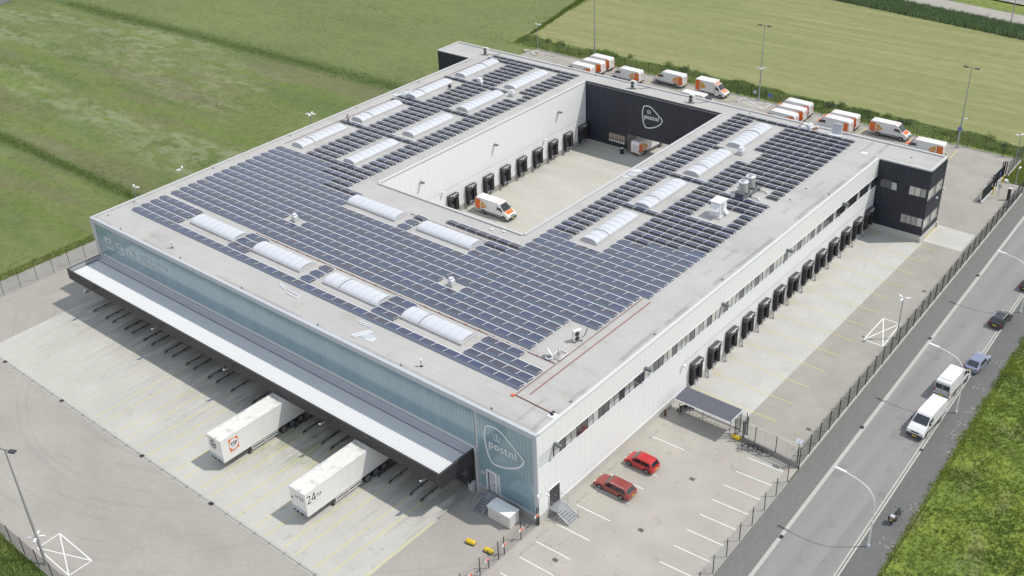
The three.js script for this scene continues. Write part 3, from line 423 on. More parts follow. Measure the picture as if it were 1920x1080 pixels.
  // ---- canopy over the truck docks
  const can = sub('dock_canopy', hall), cx0 = -79.95, cx1 = -8.62, cz = 5.25;
  part('deck', bb(cx0 + 0.1, cx1 - 0.1, 4.62, 4.86, 0.02, cz - 0.1), M.charcoal, can);
  { // corrugated white sheets, ridges run outwards from the wall
    const prof = [], n = 9, pitch = 0.4333; for (let i = 0; i < n; i++) { const x = i * pitch; prof.push([x, 0], [x + 0.2, 0], [x + 0.25, 0.045], [x + 0.383, 0.045]); } prof.push([n * pitch, 0]);
    const s = prof.concat([...prof].reverse().map(([x, y]) => [x, y - 0.02])); const g = new THREE.ExtrudeGeometry(shapeOf(s), { depth: 4.05, bevelEnabled: false });
    for (let i = 0; i < 18; i++) { const m = part('roof_sheet', g, M.deck, can); m.position.set(cx0 + 0.42 + i * 3.9, 5.06, 0.78); }
  }
  part('gutter', [bb(cx0 + 0.2, cx1 - 0.2, 4.86, 5.16, 0.05, 0.7)], M.trim, can); { const g = []; for (let i = 0; i < 290; i++) g.push(box(0.11, 0.05, 0.06, cx0 + 0.55 + i * 0.243, 5.1, 0.76)); const q = part('gutter_clips', g, M.charcoal, can); q.userData.kind = 'stuff'; }
  part('flashing', bb(cx0, cx1, 5.16, 5.62, 0.03, 0.12), M.trim, can);
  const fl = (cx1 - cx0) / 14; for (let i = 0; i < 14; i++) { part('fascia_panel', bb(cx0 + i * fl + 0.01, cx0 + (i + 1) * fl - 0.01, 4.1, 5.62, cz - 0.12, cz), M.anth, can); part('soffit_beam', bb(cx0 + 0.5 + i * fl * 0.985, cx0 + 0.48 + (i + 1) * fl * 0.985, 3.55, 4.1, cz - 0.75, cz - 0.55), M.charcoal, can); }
  part('end_panel', bb(cx0, cx0 + 0.12, 4.1, 5.62, 0.02, cz - 0.12), M.trim, can); part('end_panel', bb(cx1 - 0.12, cx1, 3.7, 5.62, 0.02, cz - 0.12), M.anth, can); part('fascia_cap', [bb(cx0 - 0.03, cx1 + 0.03, 5.62, 5.66, cz - 0.16, cz + 0.03), bb(cx1 - 0.17, cx1 + 0.03, 5.62, 5.66, 0.02, cz - 0.16), bb(cx0 - 0.03, cx0 + 0.17, 5.62, 5.66, 0.02, cz - 0.16)], M.charcoal, can);
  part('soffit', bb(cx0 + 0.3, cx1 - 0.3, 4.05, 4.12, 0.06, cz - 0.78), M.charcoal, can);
  for (const x of [-73.9, -58, -43.1, -25.8, -10.3]) { const l = sub('flood_lamp', hall); l.position.set(x, 4.55, cz); part('arm', bar([0, 0, 0], [0, -0.05, 0.55], 0.06), M.galvDark, l); part('lamp_head', [rbox(0.34, 0.3, 0.62, 0.1, 0, 0.0, 0.75)], M.charcoal, l); part('lens', rbox(0.24, 0.08, 0.2, 0.03, -0.08, 0.13, 1.05), M.trim, l); }
  part('guard_rail_wall', [bb(-9.3, -8.62, 0, 1.35, 0.06, 0.55)], M.trim, hall);

  // ---- barrel skylights
  const NS = 8, L = 9.4, seg = L / NS;
  const arc = (r0, hgt, t) => { const o = []; for (let i = 0; i <= 14; i++) { const a = Math.PI * (i / 14); o.push([-Math.cos(a) * (1.2 - t), Math.sin(a) * (hgt - t)]); } return o; };
  const A0 = arc(0, 0.43, 0), A1 = arc(0, 0.43, 0.04).reverse(); const vault = new THREE.ExtrudeGeometry(shapeOf(A0.concat(A1)), { depth: seg - 0.03, bevelEnabled: false }); 
  { vault.computeVertexNormals(); }
  const ribG = new THREE.ExtrudeGeometry(shapeOf(arc(0, 0.45, -0.012).concat(arc(0, 0.43, 0.05).reverse())), { depth: 0.05, bevelEnabled: false }), endG = new THREE.ExtrudeGeometry(shapeOf(arc(0, 0.42, 0.03)), { depth: 0.04, bevelEnabled: false });
  const sk = new THREE.Group(); sk.name = 'skylight';
  for (let i = 0; i < NS; i++) { const m = part('glazing_panel', vault, M.sky1, sk); m.position.set(0, 0.26, -L / 2 + i * seg + 0.015); const r = part('glazing_bar', ribG, M.skyRib, sk); r.position.set(0, 0.265, -L / 2 + i * seg - 0.025); }
  for (const z of [-L / 2 + 0.02, L / 2 - 0.06]) { const e = part('end_cap', endG, std([0.45, 0.47, 0.49], 0.4), sk); e.position.set(0, 0.26, z); }
  part('curb', [bb(-1.3, -1.16, 0, 0.3, -L / 2 - 0.08, L / 2 + 0.08), bb(1.16, 1.3, 0, 0.3, -L / 2 - 0.08, L / 2 + 0.08), bb(-1.16, 1.16, 0, 0.28, -L / 2 - 0.08, -L / 2 + 0.06), bb(-1.16, 1.16, 0, 0.28, L / 2 - 0.06, L / 2 + 0.08)], M.coping, sk);
  const dark = (() => { const r = new THREE.Mesh(ribG, std([0.25, 0.25, 0.26], 0.5)); r.name = 'vent_joint'; return r; })();
  const place = (x, z, turn, joint) => { const c = sk.clone(); c.position.set(x, 11.3, z); c.rotation.y = turn; if (joint !== undefined) { const d = dark.clone(); d.position.set(0, 0.275, joint); d.scale.set(1.02, 1.03, 2.4); c.add(d); } hall.add(c); };
  for (const x of [-62.2, -48.75, -34.9, -21.4]) place(x, -8.75, Math.PI / 2, x > -40 ? -1.9 : undefined);
  for (const x of [-48.9, -35.2]) place(x, -25.6, Math.PI / 2);
  for (const z of [-38.2, -51, -63.6, -76.3]) place(-75.05, z, 0, z < -70 ? -1.5 : 2.1);
  for (const z of [-38.6, -51.4, -64.2, -76.6]) place(-63.6, z, 0);
  for (const z of [-39.6, -51.8, -64.4, -76.6]) place(-19.3, z, 0, z < -70 ? -1 : 1.9);
}

// ---------------------------------------------------------------- logos on the walls
// the rounded three-cornered outline with crown and wordmark; w wide, h high, centred on x0, y0 of its box
function logoGeos(w, h, th) {
  const P = [[0.165, 1], [0.42, 0.985], [0.72, 0.77], [0.965, 0.56], [0.985, 0.445], [0.845, 0.25], [0.54, 0.075], [0.23, 0.005], [0.105, 0.11], [0.03, 0.36], [0.0, 0.64], [0.045, 0.9]];
  const c = new THREE.CatmullRomCurve3(P.map(([x, y]) => new THREE.Vector3(x * w, y * h, 0)), true, 'catmullrom', 0.55), pts = c.getPoints(90), out = [], inn = [];
  for (let i = 0; i < 90; i++) { const a = pts[(i + 89) % 90], b = pts[(i + 1) % 90], n = new THREE.Vector2(b.y - a.y, a.x - b.x).normalize(); const p = pts[i]; out.push([p.x, p.y]); inn.push([p.x - n.x * th * -1 * -1, p.y - n.y * th]); }
  // keep whichever side is inside
  const area = (q) => Math.abs(q.reduce((s, [x, y], i) => { const [x2, y2] = q[(i + 1) % q.length]; return s + x * y2 - x2 * y; }, 0));
  let A = out, B = inn; if (area(inn) > area(out)) { B = out.map(([x, y], i) => [2 * x - inn[i][0], 2 * y - inn[i][1]]); }
  const s = shapeOf(A); s.holes.push(new THREE.Path(B.map(([x, y]) => new THREE.Vector2(x, y))));
  const ring = new THREE.ExtrudeGeometry(s, { depth: 0.03, bevelEnabled: false });
  const word = textFit('postnl', w * 0.115, w * 0.8, h * 0.42, fontBold, 0.03, 1.02);
  const cx = w * 0.33, cy = h * 0.665, u = w * 0.1; // crown
  const crown = [bb(cx - u * 0.85, cx + u * 0.85, cy, cy + u * 0.22, 0, 0.03), bb(cx - u * 0.11, cx + u * 0.11, cy + u * 0.4, cy + u * 1.15, 0, 0.03), bb(cx - u * 0.3, cx + u * 0.3, cy + u * 1.32, cy + u * 1.52, 0, 0.03), bb(cx - u * 0.11, cx + u * 0.11, cy + u * 1.52, cy + u * 1.75, 0, 0.03)];
  for (const d of [-1, 1]) crown.push(bb(cx + d * u * 0.55 - u * 0.1, cx + d * u * 0.55 + u * 0.1, cy + u * 0.4, cy + u * 0.8, 0, 0.03), new THREE.TorusGeometry(u * 0.26, u * 0.1, 4, 10, Math.PI * 1.2).rotateZ(d > 0 ? -Math.PI * 0.5 : Math.PI * 0.3).translate(cx + d * u * 0.72, cy + u * 0.98, 0.015));
  return { fill: new THREE.ExtrudeGeometry(shapeOf(B), { depth: 0.02, bevelEnabled: false }), ring, word, crown };
}
const matSignWhite = std([0.66, 0.68, 0.7], 0.5), matSignGrey = std([0.62, 0.66, 0.69], 0.5);
for (const [x, y, z, w, h, lab, m] of [[-6.95, 4.93, 0.05, 5.4, 5.1, 'large pale three-cornered postal logo on the teal front wall beside the white corner', matSignGrey], [-42.6, 5.7, CZ1 + 0.03, 4.2, 4.1, 'white three-cornered postal logo on the black courtyard wall', matSignWhite]]) {
  const g = logoGeos(w, h, w * 0.042), t = thing('wall_logo', lab, 'logo sign', [x, y, z]); part('outline', g.ring, m, t); part('lettering', g.word, m, t); part('crown', g.crown, m, t);
}
{
  const t = thing('wall_lettering', 'pale envelope, parcel and letter e symbols with lettering at the left of the teal front', 'lettering sign', [0, 0, 0.05]);
  const B2 = (a, b, w = 0.2) => { const l = Math.hypot(b[0] - a[0], b[1] - a[1]); return box(l + w * 0.8, w, 0.03).rotateZ(Math.atan2(b[1] - a[1], b[0] - a[0])).translate((a[0] + b[0]) / 2, (a[1] + b[1]) / 2, 0.015); };
  const path = (pts, w) => pts.slice(1).map((p, i) => B2(pts[i], p, w));
  part('envelope_symbol', path([[-75.3, 8.6], [-75.3, 7.75], [-77.1, 7.75], [-77.1, 9.25], [-75.45, 9.25], [-76.2, 8.45], [-77.0, 9.2]], 0.17), matSignGrey, t);
  part('parcel_symbol', path([[-74.45, 9.0], [-73.5, 9.45], [-72.6, 9.0], [-72.6, 8.05]], 0.17).concat(path([[-72.6, 8.05], [-73.5, 7.55], [-74.45, 8.05], [-74.45, 9.0], [-73.5, 8.5], [-73.5, 7.6]], 0.17), path([[-73.5, 8.5], [-72.65, 8.95]], 0.17)), matSignGrey, t);
  part('letter_e_symbol', [new THREE.TorusGeometry(0.82, 0.09, 5, 34, Math.PI * 1.75).scale(1, 1, 0.3).rotateZ(-0.1).translate(-70.75, 8.45, 0.02), textFit('e', -71.15, -70.35, 8.08, fontBold)], matSignGrey, t);
  part('lettering', [textFit('Sorteercentrum', -68.9, -62.3, 8.72, fontBold), textFit('Pakketten', -68.9, -64.75, 7.85, fontBold)], matSignGrey, t);
}

// ---------------------------------------------------------------- solar rows
const RY = 11.3;
{
  const tilt = 0.2, PW = 1.73, PD = 0.96, frame = box(PW, 0.035, PD), cell = new THREE.PlaneGeometry(PW - 0.05, PD - 0.05).rotateX(-Math.PI / 2).translate(0, 0.0205, 0);
  const c1 = frame.toNonIndexed(), c2 = cell.toNonIndexed();
  const pg = mergeGeometries([c1, c2], true); pg.rotateX(-tilt); pg.translate(0, 0.25, -0.72);
  const frameM = std([0.10, 0.105, 0.12], 0.45, 0.3), cells = [[0.024, 0.032, 0.086], [0.032, 0.038, 0.088], [0.04, 0.036, 0.066], [0.021, 0.034, 0.105], [0.027, 0.03, 0.066]].map((c) => [frameM, phys(c, 0.24, 0, { clearcoat: 0.25, clearcoatRoughness: 0.1 })]);
  const yh = 0.25 + Math.sin(tilt) * PD / 2, zh = -0.72 + Math.cos(tilt) * PD / 2, zl = -0.72 - Math.cos(tilt) * PD / 2, yl = 0.25 - Math.sin(tilt) * PD / 2;
  const dl = Math.hypot(yh - 0.06, 0 - zh), da = Math.atan2(yh - 0.06, 0 - zh);
  const defl = box(1.8, 0.012, dl).rotateX(da).translate(0, (yh + 0.06) / 2, zh / 2 - 0.0), deflM = std([0.17, 0.2, 0.262], 0.5, 0.15);
  const seamG = [box(0.07, 0.014, PD + 0.06).rotateX(-tilt).translate(0, 0.276, -0.72), box(0.045, yh, 0.045).translate(0, yh / 2, zh + 0.02), box(0.06, 0.05, 1.45).translate(0, 0.03, -0.72)];
  const seamM = std([0.6, 0.61, 0.62], 0.55, 0), ballast = box(0.3, 0.07, 0.3);
  const pitch = 1.82, X0 = -77.3;
  const hit = (x, z, a, b, c, d) => x + pitch > a + 0.15 && x < b - 0.15 && z > c && z - 1.2 < d;
  const finished = (x, z) => (x > -27 ? z > -34.5 - (x + 25) * 0.33 : x > -66 ? z > -25.5 - (x < -62 ? 3 : 0) - (x > -40 ? -0.5 : 0) : z > -31.5 - (x < -72 ? 3 : 0));
  const blocks = [];
  for (const x of [-62.2, -48.75, -34.9, -21.4]) blocks.push([x - 4.75, x + 4.95, -10.5, -7.1]);
  for (const x of [-48.9, -35.2]) blocks.push([x - 4.8, x + 4.9, -27.2, -24.2]);
  for (const z of [-38.2, -51, -63.6, -76.3]) blocks.push([-78, -72.2, z - 4.85, z + 4.75]);
  for (const z of [-38.6, -51.4, -64.2, -76.6]) blocks.push([-65.2, -61.2, z - 4.85, z + 4.75]);
  for (const z of [-39.6, -51.8, -64.4, -76.6]) blocks.push([-21.7, -17.0, z - 4.85, z + 4.75]);
  for (const q of [[-57, -55.2, -16.4, -15.7], [-27.7, -25.9, -16.4, -15.7], [-12.3, -8.3, -52.9, -49], [-12, -7.3, -61, -59.5], [-12, -4.7, -58, -57.3], [-18.5, -15.2, -72, -68], [-62.8, -59.3, -70.8, -67.9], [-9, -5.2, -17.4, -10]]) blocks.push(q);
  const rows = [];
  const scan = (z, x0, n, where) => { let run = null; for (let i = 0; i <= n; i++) { const x = x0 + i * pitch, ok = i < n && !blocks.some((b) => hit(x, z, ...b)); if (ok && !run) run = [x, 0]; if (ok) run[1]++; if (!ok && run) { rows.push([run[0], z, run[1], where]); run = null; } } };
  for (let k = 0; k < 4; k++) scan(-4.92 - 1.5 * k, X0, 39, 'front strip, ' + ['first', 'second', 'third', 'fourth'][k] + ' from the teal wall');
  const ord = ['first', 'second', 'third', 'fourth', 'fifth', 'sixth', 'seventh', 'eighth', 'ninth', 'tenth', 'eleventh', 'twelfth'], nth = (k) => (k < 12 ? ord[k] : k + 1 + (k % 10 === 0 && k !== 10 ? 'st' : k % 10 === 1 && k !== 11 ? 'nd' : k % 10 === 2 && k !== 12 ? 'rd' : 'th'));
  for (let k = 0; k < 11; k++) scan(-11.43 - 1.49 * k, X0, k < 4 ? 38 : 39, 'middle field, ' + nth(k) + ' behind the front skylights');
  for (let k = 0; k < 38; k++) { const z = -27.85 - 1.485 * k; scan(z, k === 0 ? -38.1 : -25.4, k === 0 ? 18 : 11, 'right wing, ' + nth(k) + ' from the front'); scan(z, X0, 11, 'left wing, ' + nth(k) + ' from the front'); }
  const seen = new Map();
  for (const [x, z, n, where] of rows) {
    const k = seen.get(where) ?? 0; seen.set(where, k + 1);
    const t = thing('solar_panel_row', `row of ${n} solar panel${n > 1 ? 's' : ''}, ${where}${k ? ', ' + ['', 'second', 'third', 'fourth', 'fifth', 'sixth'][k] + ' section' : ''}`, 'solar panels', [x, RY, z], 0, 'rows of solar panels on the roof');
    const sg = [], bg = [];
    for (let i = 0; i < n; i++) {
      const m = part('solar_panel', pg, cells[(rnd() * 5) | 0], t); m.position.x = (i + 0.5) * pitch;
      if (finished(x + i * pitch, z)) { const d = part('wind_deflector', defl, deflM, t); d.position.x = (i + 0.5) * pitch; } else if (rnd() < 0.4) bg.push(ballast.clone().translate((i + 0.5) * pitch, 0.06, -0.6));
    }
    for (let i = 0; i <= n; i++) for (const g of seamG) sg.push(g.clone().translate(i * pitch, 0, 0));
    sg.push(bb(0, n * pitch, yl - 0.02, yl + 0.03, zl - 0.13, zl - 0.01));
    const mr = part('mounting_rails', sg, seamM, t); for (const g of bg) part('ballast', g, M.plinth, t);
  }
}

// ---------------------------------------------------------------- things on the roof
const roofThing = (name, label, cat, x, z, turn = 0, group) => thing(name, label, cat, [x, RY, z], turn, group);
{ // split air conditioners
  const ac = (label, x, z, turn, s = 1) => { const t = roofThing('air_conditioner', label, 'air conditioner', x, z, turn); part('casing', rbox(1.0 * s, 1.3 * s, 0.42 * s, 0.04, 0, 0.12 + 0.65 * s, 0), std([0.66, 0.66, 0.64], 0.5), t); part('fan_grille', [new THREE.CylinderGeometry(0.28 * s, 0.28 * s, 0.03, 18).rotateX(Math.PI / 2).translate(-0.1, 0.12 + 0.92 * s, 0.215 * s), new THREE.CylinderGeometry(0.28 * s, 0.28 * s, 0.03, 18).rotateX(Math.PI / 2).translate(-0.1, 0.12 + 0.34 * s, 0.215 * s)], M.charcoal, t); for (const q of [-1, 1]) part('foot', box(0.12, 0.12, 0.6, q * 0.4 * s, 0.06, 0), M.dark, t); part('pipe', [bar([0.5 * s, 0.2, -0.1], [1.2, 0.08, -0.4], 0.035), bar([1.2, 0.08, -0.4], [2.3, 0.08, -1.6], 0.035)], M.charcoal, t); return t; };
  ac('white air conditioner beside the satellite dish at the end of the panel rows', -6.95, -15.9, Math.PI / 2 - 0.4, 1.05); ac('white air conditioner on the far roof edge, above the office window', -45.9, -84.0, 0.05); ac('white air conditioner on the far roof edge, above the wall logo', -34.2, -83.9, 0.05); ac('white air conditioner on the far left roof corner', -79.1, -83.4, 0.05, 1.0);
}
{ const t = roofThing('ventilation_unit', 'white boxy ventilation unit with sloping hoods among the right wing panels', 'ventilation unit', -9.9, -51.1, 0); t.scale.setScalar(0.85); part('casing', [bb(-0.85, 0.85, 0.25, 2.6, -1.1, 0.95)], M.white, t); part('roof_sheet', bb(-0.98, 0.98, 2.6, 2.7, -1.25, 1.1), M.white, t); part('intake_hood', new THREE.ExtrudeGeometry(shapeOf([[0, 0], [0.75, 0], [0.75, 0.12], [0, 1.05]]), { depth: 1.5, bevelEnabled: false }).rotateY(-Math.PI / 2).translate(0.75, 1.3, 0.95), M.white, t); part('side_hood', new THREE.ExtrudeGeometry(shapeOf([[0, 0], [0.6, 0], [0, 0.6]]), { depth: 0.7, bevelEnabled: false }).translate(0.85, 0.5, -0.9), M.white, t); part('door', bb(0.85, 0.88, 0.5, 2.4, -0.1, 0.6), M.trim, t); part('base', bb(-1.1, 1.1, 0, 0.25, -1.4, 1.3), M.coping, t); part('antenna', bar([0.3, 2.7, -0.6], [0.3, 4.1, -0.6], 0.025), M.galv, t); }
for (const [z, l] of [[-58.9, 'round silver chiller drum on the right wing roof, the nearer of the pair'], [-60.9, 'round silver chiller drum on the right wing roof, the farther of the pair']]) {
  const t = roofThing('chiller', l, 'chiller', -10.5, z, 0, 'pair of round chillers on the right wing'); t.scale.setScalar(0.9); part('drum', cyl(0.72, 0.72, 1.5, 26, 0, 1.15, 0), std([0.5, 0.51, 0.5], 0.4, 0.4), t); part('coil_grille', new THREE.CylinderGeometry(0.73, 0.73, 1.25, 14, 1, true, Math.PI * 0.75, Math.PI * 0.55).translate(0, 1.1, 0), M.charcoal, t); part('rim', [cyl(0.78, 0.78, 0.14, 26, 0, 1.93, 0)], M.alu, t); part('fan_cowl', [cyl(0.42, 0.6, 0.16, 20, 0, 2.05, 0), cyl(0.1, 0.16, 0.18, 10, 0, 2.16, 0)], M.galv, t);
  part('frame', [box(1.9, 0.14, 0.14, 0, 0.34, -0.5), box(1.9, 0.14, 0.14, 0, 0.34, 0.5), box(0.14, 0.14, 1.3, -0.8, 0.2, 0), box(0.14, 0.14, 1.3, 0.8, 0.2, 0)], M.galvDark, t);
}
{ const t = roofThing('pump_skid', 'low grey pipe skid in front of the round chillers', 'pipes', -10.2, -57.4, 0); part('pipe', [bar([-0.4, 0.3, 0], [0.4, 0.3, 0], 0.14), bar([0.9, 0.35, 0.2], [0.9, 0.35, -4.2], 0.07), bar([1.15, 0.35, 0.2], [1.15, 0.35, -4.2], 0.07)], M.galvDark, t); part('valve_box', rbox(1.3, 0.6, 0.5, 0.08, 0, 0.4, -0.1), M.galvDark, t); part('pipe_support', [box(0.5, 0.3, 0.12, 1.0, 0.15, -1), box(0.5, 0.3, 0.12, 1.0, 0.15, -3.4)], M.dark, t); }
for (const [x, z, l] of [[-8.1, -58.1, 'short pipe with white end cap on the roof, nearer of the two by the chillers'], [-8.2, -60.6, 'short pipe with white end cap on the roof, farther of the two by the chillers']]) { const t = roofThing('roof_pipe', l, 'pipe', x, z); part('pipe', tube([[-0.9, 0.15, 0], [-0.4, 0.2, 0.1], [0.4, 0.15, 0]], 0.05), M.charcoal, t); part('cap', cyl(0.16, 0.16, 0.22, 10, 0.5, 0.15, 0), M.white, t); }
for (const [x, z, s, l] of [[-55.5, -16.5, 0.9, 'small white roof vent in a clearing among the left middle panels'], [-26.4, -16.5, 0.9, 'small white roof vent in a clearing among the centre panels'], [-17.2, -70.2, 1.15, 'white roof fan on the clear strip between the rear skylights of the right wing'], [-61, -69.5, 1.1, 'white roof fan beside the third inner skylight of the left wing']]) { const t = roofThing('roof_vent', l, 'roof vent', x, z); part('base', bb(-0.45 * s, 0.45 * s, 0, 0.4, -0.45 * s, 0.45 * s), M.coping, t); part('cap', [rbox(0.78 * s, 0.5, 0.78 * s, 0.12, 0, 0.65, 0), cyl(0.36 * s, 0.3 * s, 0.2, 14, 0, 1.0, 0)], M.alu, t); }
for (const [x, z, l] of [[-63, -1.75, 'thin pipe vent on the front roof edge above the wall lettering'], [-17.5, -2.0, 'thin pipe vent on the front roof edge towards the white corner']]) { const t = roofThing('pipe_vent', l, 'roof vent', x, z); part('pipe', cyl(0.09, 0.09, 0.8, 10, 0, 0.4, 0), M.coping, t); part('cap', cyl(0.14, 0.17, 0.2, 10, 0.0, 0.88, 0), M.alu, t); part('collar', cyl(0.12, 0.2, 0.15, 10, 0, 0.07, 0), M.charcoal, t); }
{ const t = roofThing('satellite_dish', 'white satellite dish on a ballasted frame beside the right end of the panel rows', 'satellite dish', -6.75, -12.4, 0); part('frame', [bar([-0.6, 0.1, -0.9], [0.55, 0.1, -0.9], 0.06), bar([-0.6, 0.1, 0.7], [0.55, 0.1, 0.7], 0.06), bar([-0.6, 0.1, -0.9], [-0.6, 0.1, 0.7], 0.06), bar([0.55, 0.1, -0.9], [0.55, 0.1, 0.7], 0.06)], M.alu, t); for (const [bx, bz] of [[-0.3, 0.35], [0.25, 0.35], [-0.3, -0.5]]) part('ballast', box(0.4, 0.1, 0.4, bx, 0.08, bz), M.plinth, t); part('mast', cyl(0.05, 0.05, 0.9, 8, -0.1, 0.5, 0), M.galv, t); part('dish', new THREE.SphereGeometry(0.75, 20, 8, 0, Math.PI * 2, 0, 0.66).rotateX(-2.1).rotateY(2.4).translate(-0.4, 1.0, 0.35), M.white, t); part('feed_arm', [bar([-0.1, 0.8, 0], [0.45, 1.15, -0.5], 0.025), rbox(0.14, 0.12, 0.2, 0.03, 0.48, 1.18, -0.52)], M.alu, t); part('cable_reel', new THREE.TorusGeometry(0.35, 0.12, 8, 18).rotateX(Math.PI / 2).translate(-0.55, 0.18, 1.05), M.trim, t); }
single('cable_duct', [bar([-4.9, RY + 0.05, -5.1], [-4.9, RY + 0.05, -27.4], 0.045)], M.redDull, 'straight red cable pipe along the right roof edge', 'pipe');
single('cable_duct', [bar([-6.05, RY + 0.05, -4.1], [-6.05, RY + 0.05, -27.4], 0.04)], M.redBrown, 'thin brown-red cable pipe along the ends of the middle panel rows', 'pipe');
single('cable_duct', [bar([-6.05, RY + 0.06, -4.1], [-1.1, RY + 0.06, -3.95], 0.06)], M.redBrown, 'dark brown cable pipe across the front corner of the roof', 'pipe');
single('cable_duct', [bar([-77.75, RY + 0.04, -33.2], [-77.2, RY + 0.04, -81], 0.045)], M.redBrown, 'thin brown-red cable pipe along the left wing beside the outer skylights', 'pipe');
for (const [z, a, b, l] of [[-10.98, -57, -6.2, 'brown-red cable run along the aisle behind the front skylights'], [-27.3, -43.8, -26, 'brown-red cable run along the roof strip in front of the courtyard']]) { const g = [bar([a, RY + 0.05, z], [b, RY + 0.05, z + 0.05], 0.045)]; for (let x = a; x < b; x += 2.1) g.push(box(0.3, 0.08, 0.16, x, RY + 0.05, z)); single('cable_run', g, M.redBrown, l, 'cables'); }
{ const t = roofThing('cable_gland', 'bent cable gland on a white patch at the front right roof corner', 'cable gland', -1.0, -3.85); part('gland', [tube([[-0.3, 0.1, 0], [0, 0.25, 0], [0.15, 0.5, 0], [0.35, 0.4, 0]], 0.09), cyl(0.14, 0.2, 0.2, 10)], M.charcoal, t); part('patch', box(0.9, 0.02, 0.8, 0.1, 0.01, 0.05), M.white, t); }
single('junction_box', rbox(0.4, 0.16, 0.3, 0.04, -6.2, RY + 0.09, -3.9), M.signRed, 'bright red junction box at the corner of the brown pipes', 'junction box');
const ord2 = ['first', 'second', 'third', 'fourth', 'fifth', 'sixth', 'seventh'];
for (const [i, [x, z]] of [[-80.0 + 1.3, -2.0], [-73.6, -0.75], [-59.8, -0.75], [-47, -0.75], [-32.9, -0.75], [-19.4, -0.8], [-6.5, -0.9], [-0.8, -6.6], [-0.8, -22], [-0.8, -36.7], [-0.8, -65.2], [-4.1, -65], [-4.3, -60.6], [-79.4, -6.6], [-79.5, -20.6], [-79.5, -35.7], [-79.5, -50.3], [-79.4, -65.2], [-79.3, -78], [-24, -85], [-55, -85.5], [3.5, -83]].entries()) { const t = roofThing('roof_drain', 'small dark roof outlet ' + (z > -1.5 || i === 0 ? 'on the front roof edge, ' + ord2[i] + ' from the left' : x > -6 && z > -70 ? 'on the street side of the roof, ' + ord2[i - 7] + ' from the front' : x < -79 ? 'on the meadow side roof edge, ' + ord2[i - 13] + ' from the front' : 'on the rear wing roof, ' + ord2[i - 19] + ' from the left'), 'roof drain', x, z, rnd() * 3, 'roof outlets along the roof edges'); part('cap', [cyl(0.07, 0.12, 0.12, 10, 0, 0.07, 0)], M.galvDark, t); part('spout', bar([0, 0.08, 0], [0.2, 0.1, 0], 0.03), M.dark, t); }
